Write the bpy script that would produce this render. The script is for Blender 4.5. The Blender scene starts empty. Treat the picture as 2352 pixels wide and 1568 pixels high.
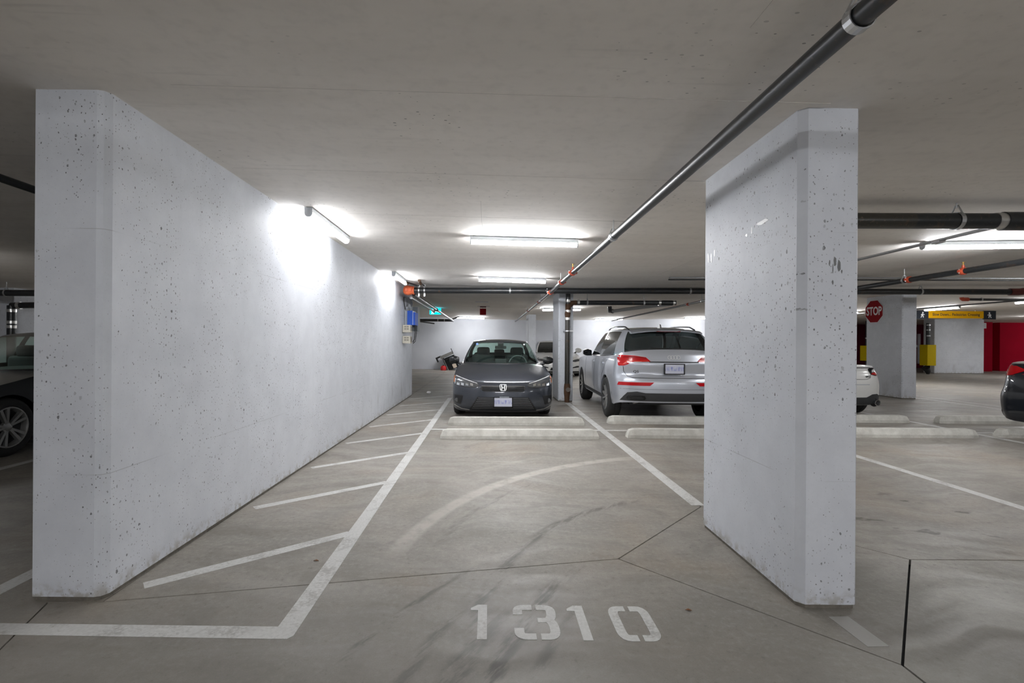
import bpy, bmesh, math, random
import numpy as np
from mathutils import Vector, Matrix
from mathutils.bvhtree import BVHTree

random.seed(7)
scene = bpy.context.scene
COL = scene.collection
PI = math.pi

# ------------------------------------------------------------------ camera, world, exposure
CAM_H = 1.35
cam_data = bpy.data.cameras.new('camera')
cam_data.sensor_width = 36.0
cam_data.sensor_fit = 'HORIZONTAL'
cam_data.lens = 36.0 * 1130.0 / 2352.0
cam_data.shift_x = (1176 - 1123) / 2352.0
cam_data.shift_y = 1.0 / 2352.0
cam_data.clip_start = 0.05
cam = bpy.data.objects.new('camera', cam_data)
COL.objects.link(cam)
cam.matrix_world = (Matrix.Translation((0, 0, CAM_H)) @ Matrix.Rotation(math.radians(90), 4, 'X')
                    @ Matrix.Rotation(math.radians(0.4), 4, 'Z'))
scene.camera = cam

world = bpy.data.worlds.new('world')
scene.world = world
world.use_nodes = True
world.node_tree.nodes['Background'].inputs[0].default_value = (0.5, 0.52, 0.55, 1)
world.node_tree.nodes['Background'].inputs[1].default_value = 0.02

vs = scene.view_settings
vs.view_transform = 'Standard'
vs.look = 'None'
vs.gamma = 1.0
vs.use_curve_mapping = False
vs.exposure = 1.90
scene.cycles.diffuse_bounces = 5
scene.cycles.glossy_bounces = 3
scene.cycles.max_bounces = 8
scene.cycles.transparent_max_bounces = 12
scene.cycles.adaptive_threshold = 0.1
scene.cycles.adaptive_min_samples = 16
scene.cycles.sample_clamp_indirect = 6.0
scene.cycles.caustics_reflective = False
scene.cycles.caustics_refractive = False

LAMP = 42.0          # emission strength of a tube fitting at full output
LAMP_COL = (0.965, 0.975, 1.0, 1)

# ------------------------------------------------------------------ node helpers
class NT:
    def __init__(self, name):
        self.m = bpy.data.materials.new(name)
        self.m.use_nodes = True
        self.t = self.m.node_tree
        self.t.nodes.clear()
        self.out = self.t.nodes.new('ShaderNodeOutputMaterial')
    def n(self, typ, inp=None, **kw):
        nd = self.t.nodes.new(typ)
        for k, v in kw.items():
            setattr(nd, k, v)
        for k, v in (inp or {}).items():
            s = nd.inputs[k]
            if isinstance(v, bpy.types.NodeSocket):
                self.t.links.new(v, s)
            else:
                s.default_value = v
        return nd
    def math(self, op, a, b=None, c=None, clamp=False):
        inp = {0: a}
        if b is not None: inp[1] = b
        if c is not None: inp[2] = c
        return self.n('ShaderNodeMath', inp, operation=op, use_clamp=clamp).outputs[0]
    def mix(self, f, a, b, blend='MIX'):
        nd = self.n('ShaderNodeMix', {0: f, 6: a, 7: b}, data_type='RGBA', blend_type=blend)
        return nd.outputs[2]
    def ramp(self, v, lo, hi, a=0.0, b=1.0, smooth=True):
        nd = self.n('ShaderNodeMapRange', {0: v, 1: lo, 2: hi, 3: a, 4: b})
        nd.interpolation_type = 'SMOOTHSTEP' if smooth else 'LINEAR'
        return nd.outputs[0]
    def noise(self, vec, scale, detail=3.0, rough=0.55, dim='3D'):
        return self.n('ShaderNodeTexNoise', {'Vector': vec, 'Scale': scale, 'Detail': detail, 'Roughness': rough},
                      noise_dimensions=dim).outputs[0]
    def pos(self):
        return self.n('ShaderNodeNewGeometry').outputs['Position']
    def sep(self, v):
        return self.n('ShaderNodeSeparateXYZ', {0: v}).outputs
    def comb(self, x, y, z=0.0):
        return self.n('ShaderNodeCombineXYZ', {0: x, 1: y, 2: z}).outputs[0]
    def finish(self, color, rough=0.5, metal=0.0, bump=None, bump_d=0.002, bump_s=0.5, **kw):
        inp = {'Base Color': color, 'Roughness': rough, 'Metallic': metal}
        inp.update(kw)
        p = self.n('ShaderNodeBsdfPrincipled', inp)
        if bump is not None:
            b = self.n('ShaderNodeBump', {'Height': bump, 'Strength': bump_s, 'Distance': bump_d})
            self.t.links.new(b.outputs[0], p.inputs['Normal'])
        self.t.links.new(p.outputs[0], self.out.inputs[0])
        return self.m

def rgb(r, g, b):
    return (r, g, b, 1.0)

def plain(name, col, rough=0.5, metal=0.0, var=0.12, scale=18.0, **kw):
    """simple procedural surface: a little value noise on one colour"""
    t = NT(name)
    co = t.n('ShaderNodeTexCoord').outputs['Object']
    nz = t.noise(co, scale, 2.0)
    lo = tuple(max(0, c * (1 - var)) for c in col) + (1,)
    hi = tuple(min(1, c * (1 + var)) for c in col) + (1,)
    c = t.mix(nz, lo, hi)
    return t.finish(c, rough, metal, **kw)

def emis(name, col, s):
    t = NT(name)
    e = t.n('ShaderNodeEmission', {0: col, 1: s})
    t.t.links.new(e.outputs[0], t.out.inputs[0])
    return t.m

def glassy(name, tint, refl=1.0, opaque=0.0, dark=(0.01, 0.012, 0.012, 1)):
    t = NT(name)
    tr = t.n('ShaderNodeBsdfTransparent', {0: tint})
    df = t.n('ShaderNodeBsdfDiffuse', {0: dark})
    base = t.n('ShaderNodeMixShader', {0: opaque, 1: tr.outputs[0], 2: df.outputs[0]})
    gl = t.n('ShaderNodeBsdfGlossy', {'Roughness': 0.03, 'Color': (refl, refl, refl, 1)})
    fc = t.n('ShaderNodeLayerWeight', {0: 0.5}).outputs['Facing']
    f5 = t.math('ADD', t.math('MULTIPLY', t.math('POWER', fc, 4.0), 0.85), 0.045, clamp=True)
    mx = t.n('ShaderNodeMixShader', {0: f5, 1: base.outputs[0], 2: gl.outputs[0]})
    t.t.links.new(mx.outputs[0], t.out.inputs[0])
    return t.m

# ------------------------------------------------------------------ building materials
def concrete_paint(name, base, holes=1.0, seams=True):
    t = NT(name)
    p = t.pos()
    s = t.sep(p)
    u = t.math('ADD', s[0], s[1])
    uv = t.comb(u, s[2], 0.0)
    big = t.noise(p, 0.7, 3.0)
    mid = t.noise(p, 5.0, 3.0, 0.6)
    fine = t.noise(p, 70.0, 2.0)
    v = t.math('ADD', t.math('MULTIPLY', big, 0.55), t.math('MULTIPLY', mid, 0.45))
    b = base
    c = t.mix(t.ramp(v, 0.3, 0.7), rgb(b[0] * .90, b[1] * .90, b[2] * .90), rgb(b[0] * 1.05, b[1] * 1.05, b[2] * 1.04))
    c = t.mix(t.math('MULTIPLY', t.ramp(fine, 0.35, 0.75), 0.10), c, rgb(b[0] * .8, b[1] * .8, b[2] * .8))
    # vertical drag marks
    st = t.noise(t.n('ShaderNodeVectorMath', {0: uv, 1: (9.0, 0.6, 1.0)}, operation='MULTIPLY').outputs[0], 1.0, 4.0, 0.6)
    c = t.mix(t.math('MULTIPLY', t.ramp(st, 0.55, 0.8), 0.14), c, rgb(b[0] * .72, b[1] * .72, b[2] * .72))
    clus = t.ramp(t.noise(t.n('ShaderNodeVectorMath', {0: uv, 1: (2.2, 0.9, 1.0)}, operation='MULTIPLY').outputs[0], 1.0, 3.0), 0.34, 0.60)
    mask = None
    wob = t.n('ShaderNodeTexNoise', {'Vector': p, 'Scale': 60.0, 'Detail': 1.0}).outputs[1]
    wob = t.n('ShaderNodeVectorMath', {0: wob, 1: (0.010, 0.010, 0.0)}, operation='MULTIPLY').outputs[0]
    for sc, r0, keep, sq in ((9.0, 0.070, 0.50, 0.72), (22.0, 0.125, 0.42, 0.76), (46.0, 0.17, 0.46, 0.85)):
        q = t.n('ShaderNodeVectorMath', {0: uv, 1: (1.0, sq, 1.0)}, operation='MULTIPLY').outputs[0]
        q = t.n('ShaderNodeVectorMath', {0: q, 1: wob}, operation='ADD').outputs[0]
        vo = t.n('ShaderNodeTexVoronoi', {'Vector': q, 'Scale': sc}, voronoi_dimensions='2D')
        cs = t.sep(vo.outputs['Color'])
        rad = t.math('MULTIPLY', t.math('MULTIPLY', t.ramp(cs[0], keep, 1.0, 0.15, 1.0), r0), t.ramp(clus, 0.0, 1.0, 0.25, 1.0))
        on = t.math('GREATER_THAN', t.math('MULTIPLY', cs[0], t.ramp(clus, 0, 1, 0.72, 1.0)), keep)
        d = t.math('MULTIPLY', t.math('LESS_THAN', vo.outputs['Distance'], rad), on)
        mask = d if mask is None else t.math('MAXIMUM', mask, d)
    mask = t.math('MULTIPLY', mask, holes)
    deep = t.noise(p, 25.0, 1.0)
    c = t.mix(t.math('MULTIPLY', mask, t.ramp(deep, 0.35, 0.65, 0.30, 0.85)), c, rgb(0.10, 0.10, 0.105))
    if seams:
        lm = None
        for z0 in (1.92, 0.65):
            dz = t.math('ABSOLUTE', t.math('SUBTRACT', s[2], z0))
            l = t.math('MULTIPLY', t.ramp(dz, 0.0, 0.0035, 1.0, 0.0), t.ramp(t.noise(p, 1.6, 2.0), 0.42, 0.6))
            lm = l if lm is None else t.math('MAXIMUM', lm, l)
        c = t.mix(t.math('MULTIPLY', lm, 0.45), c, rgb(0.22, 0.22, 0.22))
        # grime and bare concrete along the foot of the wall
        g = t.math('MULTIPLY', t.ramp(s[2], 0.02, 0.12, 1.0, 0.0), t.ramp(t.noise(p, 14.0, 4.0, 0.65), 0.42, 0.62))
        c = t.mix(t.math('MULTIPLY', g, 0.75), c, rgb(0.36, 0.34, 0.30))
        # tyre scuffs low on the wall
        sc = t.math('MULTIPLY', t.math('MULTIPLY', t.ramp(s[2], 0.30, 0.55, 1.0, 0.0), t.ramp(s[1], 6.0, 7.5)), t.ramp(t.noise(t.n('ShaderNodeVectorMath', {0: uv, 1: (4.0, 1.6, 1.0)}, operation='MULTIPLY').outputs[0], 1.0, 3.0), 0.52, 0.72))
        c = t.mix(t.math('MULTIPLY', sc, 0.3), c, rgb(0.3, 0.3, 0.3))
    return t.finish(c, 0.55, 0.0, bump=mid, bump_d=0.002, bump_s=0.35, **{'Specular IOR Level': 0.35})

M = {}
M['wall'] = concrete_paint('painted_concrete', (0.685, 0.712, 0.765))
def far_wall():
    t = NT('painted_concrete_far')
    p = t.pos()
    v = t.noise(p, 0.9, 3.0)
    c = t.mix(t.ramp(v, 0.3, 0.7), rgb(0.62, 0.64, 0.69), rgb(0.70, 0.72, 0.765))
    return t.finish(c, 0.6, **{'Specular IOR Level': 0.3})
M['wall_far'] = far_wall()

def ceiling_mat():
    t = NT('ceiling_concrete')
    p = t.pos()
    s = t.sep(p)
    q = t.n('ShaderNodeVectorMath', {0: p, 1: (0.55, 2.6, 1.0)}, operation='MULTIPLY').outputs[0]
    a = t.noise(q, 1.0, 4.0, 0.6)
    b = t.noise(p, 14.0, 2.0)
    c = t.mix(t.ramp(a, 0.3, 0.72), rgb(0.86, 0.822, 0.772), rgb(0.93, 0.892, 0.842))
    c = t.mix(t.math('MULTIPLY', t.ramp(b, 0.45, 0.8), 0.12), c, rgb(0.42, 0.41, 0.39))
    # scattered pits
    uv = t.comb(s[0], s[1])
    clus = t.ramp(t.noise(p, 1.1, 3.0), 0.50, 0.68)
    vo = t.n('ShaderNodeTexVoronoi', {'Vector': t.n('ShaderNodeVectorMath', {0: uv, 1: (0.6, 1.0, 1.0)}, operation='MULTIPLY').outputs[0], 'Scale': 22.0}, voronoi_dimensions='2D')
    cs = t.sep(vo.outputs['Color'])
    d = t.math('MULTIPLY', t.math('LESS_THAN', vo.outputs['Distance'], t.math('MULTIPLY', cs[1], 0.13)), t.math('MULTIPLY', t.math('GREATER_THAN', cs[0], 0.6), clus))
    c = t.mix(t.math('MULTIPLY', d, 0.7), c, rgb(0.16, 0.155, 0.15))
    # form board grain across the slab
    g = t.noise(t.n('ShaderNodeVectorMath', {0: p, 1: (1.3, 26.0, 1.0)}, operation='MULTIPLY').outputs[0], 1.0, 3.0)
    c = t.mix(t.math('MULTIPLY', t.ramp(g, 0.58, 0.8), t.math('MULTIPLY', t.ramp(t.noise(p, 0.9, 2.0), 0.48, 0.62), 0.22)), c, rgb(0.35, 0.34, 0.32))
    return t.finish(c, 0.75, bump=b, bump_d=0.002, bump_s=0.25, **{'Specular IOR Level': 0.25})
M['ceiling'] = ceiling_mat()

def arc_mask(t, s, cx, cy, r, w0, w1, soft=0.0):
    dx = t.math('SUBTRACT', s[0], cx)
    dy = t.math('SUBTRACT', s[1], cy)
    d = t.math('SQRT', t.math('ADD', t.math('MULTIPLY', dx, dx), t.math('MULTIPLY', dy, dy)))
    d = t.math('SUBTRACT', d, r)
    if soft:
        d = t.math('ADD', d, soft)
    d = t.math('ABSOLUTE', d)
    return t.ramp(d, w0, w1, 1.0, 0.0)

def floor_mat():
    t = NT('garage_floor_concrete')
    p = t.pos()
    s = t.sep(p)
    flow = t.n('ShaderNodeTexNoise', {'Vector': p, 'Scale': 0.5, 'Detail': 3.0}).outputs[1]
    wv = t.n('ShaderNodeVectorMath', {0: p, 1: t.n('ShaderNodeVectorMath', {0: flow, 1: (1.6, 1.6, 0)}, operation='MULTIPLY').outputs[0]}, operation='ADD').outputs[0]
    a = t.noise(wv, 1.1, 4.0, 0.62)
    b = t.noise(p, 9.0, 4.0, 0.7)
    e = t.noise(p, 150.0, 2.0, 0.7)
    c = t.mix(t.ramp(a, 0.3, 0.7), rgb(0.43, 0.415, 0.388), rgb(0.60, 0.58, 0.545))
    c = t.mix(t.math('MULTIPLY', t.ramp(t.noise(wv, 0.8, 2.0), 0.5, 0.70), 0.55), c, rgb(0.56, 0.475, 0.385))
    c = t.mix(t.math('MULTIPLY', t.ramp(b, 0.42, 0.70), 0.42), c, rgb(0.37, 0.36, 0.34))
    c = t.mix(t.math('MULTIPLY', t.ramp(e, 0.40, 0.66), 0.40), c, rgb(0.33, 0.32, 0.30))
    fl = t.noise(p, 30.0, 3.0, 0.7)
    c = t.mix(t.math('MULTIPLY', t.ramp(fl, 0.50, 0.64), 0.30), c, rgb(0.70, 0.68, 0.64))
    c = t.mix(t.math('MULTIPLY', t.ramp(fl, 0.42, 0.30), 0.45), c, rgb(0.20, 0.19, 0.175))
    c = t.mix(t.math('MULTIPLY', t.ramp(t.noise(wv, 2.6, 3.0, 0.7), 0.50, 0.64), 0.40), c, rgb(0.34, 0.325, 0.30))
    # trowelled / driven streaks, drawn out across the bays
    q = t.n('ShaderNodeVectorMath', {0: wv, 1: (0.7, 4.5, 1.0)}, operation='MULTIPLY').outputs[0]
    sw = t.noise(q, 1.0, 4.0, 0.65)
    c = t.mix(t.math('MULTIPLY', t.ramp(sw, 0.5, 0.75), 0.24), c, rgb(0.68, 0.665, 0.63))
    c = t.mix(t.math('MULTIPLY', t.ramp(sw, 0.48, 0.25), 0.22), c, rgb(0.31, 0.30, 0.28))
    # the driving aisle in the foreground carries more rubber and dirt
    aisle = t.math('MULTIPLY', t.ramp(s[1], 1.8, 3.3, 1.0, 0.0), t.ramp(a, 0.2, 0.6, 0.25, 0.6))
    c = t.mix(aisle, c, rgb(0.33, 0.32, 0.302))
    # pale polished tyre arc and its thinner twin
    wob = t.ramp(a, 0.0, 1.0, -0.05, 0.05, False)
    rag = t.ramp(b, 0.3, 0.6, 0.35, 1.0)
    sect = t.math('MULTIPLY', t.ramp(s[0], 1.2, 2.3, 1.0, 0.0), t.ramp(s[1], 2.9, 3.5))
    ar = t.math('MULTIPLY', t.math('MULTIPLY', arc_mask(t, s, 2.76, 2.55, 3.40, 0.035, 0.085), sect), rag)
    c = t.mix(t.math('MULTIPLY', ar, 0.8), c, rgb(0.80, 0.78, 0.745))
    sect2 = t.math('MULTIPLY', t.ramp(s[0], 0.2, 1.0, 1.0, 0.0), t.ramp(s[1], 4.6, 5.2))
    ar2 = t.math('MULTIPLY', t.math('MULTIPLY', arc_mask(t, s, 2.9, 2.3, 4.15, 0.012, 0.035), sect2), rag)
    c = t.mix(t.math('MULTIPLY', ar2, 0.45), c, rgb(0.62, 0.60, 0.56))
    # dark rubber arcs sweeping out of the bay
    drag = t.noise(t.comb(t.math('ADD', t.math('MULTIPLY', s[0], 1.5), t.math('MULTIPLY', s[1], -1.0)), t.math('MULTIPLY', t.math('ADD', s[0], s[1]), 0.22)), 9.0, 4.0, 0.65)
    dr = t.ramp(drag, 0.42, 0.6)
    dk = None
    for (cx, cy, r, w0, w1, k, y0, y1) in ((2.76, 2.55, 3.17, 0.006, 0.05, 0.55, 3.2, 4.9), (2.3, 2.1, 2.36, 0.008, 0.06, 0.75, 2.0, 4.5),
                                       (3.6, 0.75, 3.78, 0.012, 0.08, 0.9, 1.2, 3.0), (3.6, 0.75, 3.92, 0.02, 0.09, 0.7, 1.2, 2.7),
                                       (3.6, 0.75, 4.12, 0.008, 0.06, 0.6, 1.2, 2.8), (3.6, 0.75, 3.62, 0.006, 0.04, 0.6, 1.3, 2.7), (3.3, 0.2, 4.35, 0.005, 0.035, 0.7, 1.9, 3.1)):
        m = arc_mask(t, s, cx, cy, r, w0, w1, wob)
        m = t.math('MULTIPLY', m, t.math('MULTIPLY', t.math('MULTIPLY', t.ramp(s[1], y0, y0 + 0.25), t.ramp(s[1], y1 - 0.4, y1, 1.0, 0.0)), t.math('MULTIPLY', dr, k)))
        m = t.math('MULTIPLY', m, t.ramp(s[0], 1.0, 1.7, 1.0, 0.0))
        dk = m if dk is None else t.math('MAXIMUM', dk, m)
    c = t.mix(t.math('MULTIPLY', dk, 0.8), c, rgb(0.12, 0.118, 0.112))
    # oil stains by the right hand pillar
    oil = t.math('MULTIPLY', t.ramp(t.noise(t.n('ShaderNodeVectorMath', {0: p, 1: (2.0, 3.4, 1)}, operation='MULTIPLY').outputs[0], 1.6, 4.0), 0.60, 0.68),
                 t.math('MULTIPLY', t.ramp(s[0], 2.3, 2.7), t.math('MULTIPLY', t.ramp(s[0], 4.2, 4.6, 1, 0), t.math('MULTIPLY', t.ramp(s[1], 3.1, 3.3), t.ramp(s[1], 4.3, 4.8, 1, 0)))))
    c = t.mix(t.math('MULTIPLY', oil, 0.7), c, rgb(0.09, 0.085, 0.07))
    c = t.mix(1.0, c, rgb(0.605, 0.584, 0.552), 'MULTIPLY')
    ro = t.ramp(sw, 0.3, 0.7, 0.62, 0.42)
    return t.finish(c, ro, bump=e, bump_d=0.001, bump_s=0.3, **{'Specular IOR Level': 0.3})
M['floor'] = floor_mat()

def paint_mat(name, wear):
    t = NT(name)
    p = t.pos()
    n1 = t.noise(p, 5.0, 5.0, 0.65)
    n2 = t.noise(p, 60.0, 3.0, 0.6)
    s = t.sep(p)
    sc = t.noise(t.comb(t.math('ADD', t.math('MULTIPLY', s[0], 6.0), t.math('MULTIPLY', s[1], -5.0)), t.math('ADD', s[0], s[1])), 2.0, 3.0)
    c = t.mix(t.ramp(n2, 0.3, 0.7), rgb(0.56, 0.56, 0.54), rgb(0.64, 0.64, 0.62))
    c = t.mix(t.math('MULTIPLY', t.ramp(sc, 0.55, 0.75), 0.5), c, rgb(0.35, 0.34, 0.33))
    cover = t.math('ADD', t.math('MULTIPLY', n1, 0.7), t.math('MULTIPLY', n2, 0.3))
    a = t.ramp(cover, wear - 0.06, wear + 0.10, 0.30 if wear < 0.5 else 0.10, 0.95)
    c = t.mix(a, rgb(0.33, 0.318, 0.298), c)
    return t.finish(c, 0.6)
M['line'] = paint_mat('worn_line_paint', 0.41)
M['line_old'] = paint_mat('faded_line_paint', 0.70)

M['chip'] = plain('bare_grey_chip', (0.20, 0.205, 0.205), 0.8)
M['filler'] = plain('bright_filler', (0.86, 0.87, 0.88), 0.35, var=0.04)
M['joint'] = plain('joint_sealant_black', (0.02, 0.02, 0.02), 0.8)
M['grout'] = plain('crumbled_grout', (0.16, 0.145, 0.12), 0.9, var=0.5, scale=30)
M['seam'] = plain('ceiling_form_seam', (0.60, 0.57, 0.53), 0.8)
def stop_mat():
    t = NT('precast_concrete_stop')
    p = t.pos()
    a = t.noise(p, 6.0, 5.0, 0.65)
    b = t.noise(p, 55.0, 3.0)
    c = t.mix(t.ramp(a, 0.3, 0.7), rgb(0.50, 0.49, 0.445), rgb(0.66, 0.65, 0.60))
    c = t.mix(t.math('MULTIPLY', t.ramp(t.noise(p, 2.7, 4.0), 0.58, 0.72), 0.4), c, rgb(0.33, 0.30, 0.26))
    c = t.mix(t.math('MULTIPLY', t.ramp(b, 0.55, 0.8), 0.3), c, rgb(0.26, 0.25, 0.23))
    return t.finish(c, 0.85, bump=b, bump_d=0.003, bump_s=0.4)
M['stop'] = stop_mat()
M['red_wall'] = plain('red_wall_paint', (0.33, 0.002, 0.018), 0.8, scale=2.0, **{'Specular IOR Level': 0.08})
M['maroon'] = plain('maroon_wall_paint', (0.12, 0.012, 0.03), 0.8, scale=2.0, **{'Specular IOR Level': 0.08})
M['white'] = plain('white_paint', (0.72, 0.72, 0.73), 0.5, var=0.05)
def pipe_mat(name, col, rust=0.35):
    t = NT(name)
    p = t.pos()
    a = t.noise(p, 7.0, 5.0, 0.65)
    c = t.mix(t.ramp(a, 0.58, 0.75), rgb(*col), rgb(0.085, 0.052, 0.03))
    b = t.noise(p, 40.0, 2.0)
    c = t.mix(t.math('MULTIPLY', t.ramp(b, 0.6, 0.8), rust), c, rgb(0.16, 0.12, 0.085))
    return t.finish(c, 0.33, 0.0, **{'Specular IOR Level': 0.6})
M['pipe'] = pipe_mat('black_steel_pipe', (0.018, 0.02, 0.022))
M['pipe_rust'] = pipe_mat('rusty_cast_pipe', (0.035, 0.032, 0.026), 0.9)
M['rust'] = plain('brown_rusted_fitting', (0.085, 0.042, 0.02), 0.8, var=0.5)
M['steel'] = plain('galvanised_steel', (0.55, 0.56, 0.57), 0.35, 0.9)
M['band'] = plain('shiny_coupling_band', (0.72, 0.71, 0.68), 0.3, 0.85)
M['conduit'] = plain('grey_conduit', (0.36, 0.37, 0.38), 0.4, 0.6)
M['orange'] = plain('orange_grooved_fitting', (0.78, 0.16, 0.055), 0.45)
M['redfit'] = plain('red_grooved_coupling', (0.52, 0.075, 0.03), 0.45)
M['brass'] = plain('brass_sprinkler', (0.5, 0.33, 0.1), 0.4, 0.8)
M['lamp_house'] = plain('lamp_housing_grey', (0.50, 0.53, 0.56), 0.4, var=0.03)
M['lamp_dark'] = plain('lamp_mount_shadow_gap', (0.10, 0.11, 0.12), 0.6)
M['lamp'] = emis('lamp_diffuser_lit', LAMP_COL, LAMP)
M['lamp_mid'] = emis('lamp_diffuser_lit_reduced', LAMP_COL, LAMP * 0.92)  # output turned down to soften the halo on the ceiling
M['lamp_aisle'] = emis('lamp_diffuser_lit_aisle', LAMP_COL, LAMP * 0.72)
M['lamp_dim'] = emis('lamp_diffuser_lit_dimmed', LAMP_COL, LAMP * 0.34)  # output turned down to shrink the hot spot on the left wall
M['black'] = plain('black_plastic', (0.012, 0.012, 0.013), 0.5)
M['gloss_black'] = plain('gloss_black', (0.010, 0.011, 0.012), 0.12)
M['dark_grey'] = plain('dark_grey_plastic', (0.035, 0.036, 0.038), 0.55)
M['grille_grey'] = plain('grille_slat_grey', (0.075, 0.078, 0.082), 0.35)
M['chrome'] = plain('chrome_trim', (0.80, 0.81, 0.82), 0.12, 1.0, var=0.03)
M['silver'] = plain('silver_alloy', (0.52, 0.52, 0.51), 0.35, 0.75)
M['rubber'] = plain('tyre_rubber', (0.022, 0.022, 0.022), 0.75, var=0.3)
M['beige'] = plain('beige_enclosure', (0.53, 0.50, 0.42), 0.5)
M['louver'] = plain('enclosure_louver', (0.24, 0.22, 0.18), 0.6)
M['blue'] = plain('blue_enclosure', (0.008, 0.085, 0.50), 0.6)
M['grey_box'] = plain('grey_enclosure', (0.38, 0.41, 0.45), 0.5)
M['yellow'] = plain('yellow_guard', (0.55, 0.40, 0.004), 0.6, **{'Specular IOR Level': 0.15})
M['sign_yellow'] = plain('amber_sign_face', (0.66, 0.34, 0.004), 0.7, var=0.04, **{'Specular IOR Level': 0.12})
M['sign_black'] = plain('black_sign_face', (0.014, 0.018, 0.026), 0.5)
M['sign_red'] = plain('red_sign_face', (0.30, 0.004, 0.010), 0.7, var=0.05, **{'Specular IOR Level': 0.12})
M['sign_white'] = plain('white_sign_legend', (0.82, 0.82, 0.82), 0.5, var=0.03)
M['exit'] = emis('exit_sign_green_glow', (0.0, 0.62, 0.78, 1), 1.1)
M['exit_white'] = emis('exit_sign_white_glow', (0.75, 0.95, 1.0, 1), 1.6)
M['red_plastic'] = plain('red_plastic', (0.55, 0.012, 0.015), 0.35)
M['cardboard'] = plain('beige_papers', (0.62, 0.52, 0.42), 0.7)
M['paper'] = plain('crumpled_white_paper', (0.82, 0.82, 0.82), 0.7)
M['leaf'] = plain('dry_brown_leaf', (0.25, 0.10, 0.03), 0.7)

def car_paint(name, col, metal=0.35, rough=0.32, coat=1.0):
    t = NT(name)
    co = t.n('ShaderNodeTexCoord').outputs['Object']
    nz = t.noise(co, 300.0, 1.0)
    c = t.mix(nz, rgb(*[x * 0.9 for x in col]), rgb(*[min(1, x * 1.1) for x in col]))
    return t.finish(c, rough, metal, **{'Coat Weight': coat, 'Coat Roughness': 0.04})
M['paint_grey'] = car_paint('slate_grey_car_paint', (0.042, 0.048, 0.062), 0.45)
M['paint_silver'] = car_paint('silver_car_paint', (0.56, 0.59, 0.65), 0.5, 0.3)
M['paint_white'] = car_paint('white_car_paint', (0.72, 0.72, 0.70), 0.0)
M['paint_navy'] = car_paint('navy_car_paint', (0.006, 0.009, 0.016), 0.2)
M['paint_black'] = car_paint('black_car_paint', (0.006, 0.007, 0.008), 0.0, 0.3, 0.35)
M['glass_clear'] = glassy('greenish_clear_glass', (0.72, 0.86, 0.80, 1))
M['glass_dark'] = glassy('tinted_car_glass', (0.22, 0.25, 0.25, 1), opaque=0.35)
M['cabin'] = plain('dark_cabin_trim', (0.022, 0.024, 0.025), 0.8)
M['seat'] = plain('dark_seat_fabric', (0.03, 0.033, 0.034), 0.9)
M['lens_clear'] = plain('headlamp_lens', (0.16, 0.165, 0.17), 0.08, 0.55)
M['lens_red'] = plain('red_tail_lens', (0.50, 0.006, 0.010), 0.12)
M['lens_red_dark'] = plain('dark_red_lens', (0.16, 0.006, 0.008), 0.15)
M['amber'] = plain('amber_lens', (0.75, 0.18, 0.03), 0.2)
M['badge_bright'] = plain('bright_badge', (0.80, 0.81, 0.82), 0.35, 0.2, var=0.02)
M['lamp_white'] = plain('white_lamp_strip', (0.78, 0.79, 0.80), 0.2, 0.3)

def plate_mat():
    t = NT('blurred_licence_plate')
    co = t.n('ShaderNodeTexCoord').outputs['Object']
    s = t.sep(co)
    # a smeared blue band of unreadable characters on white
    n = t.noise(t.n('ShaderNodeVectorMath', {0: co, 1: (34.0, 1.0, 9.0)}, operation='MULTIPLY').outputs[0], 1.0, 1.0)
    band = t.math('MULTIPLY', t.ramp(s[2], -0.045, -0.02), t.ramp(s[2], 0.02, 0.045, 1.0, 0.0))
    c = t.mix(t.math('MULTIPLY', t.ramp(n, 0.35, 0.75), band), rgb(0.60, 0.62, 0.72), rgb(0.22, 0.25, 0.58))
    return t.finish(c, 0.45)
M['plate'] = plate_mat()

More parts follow.
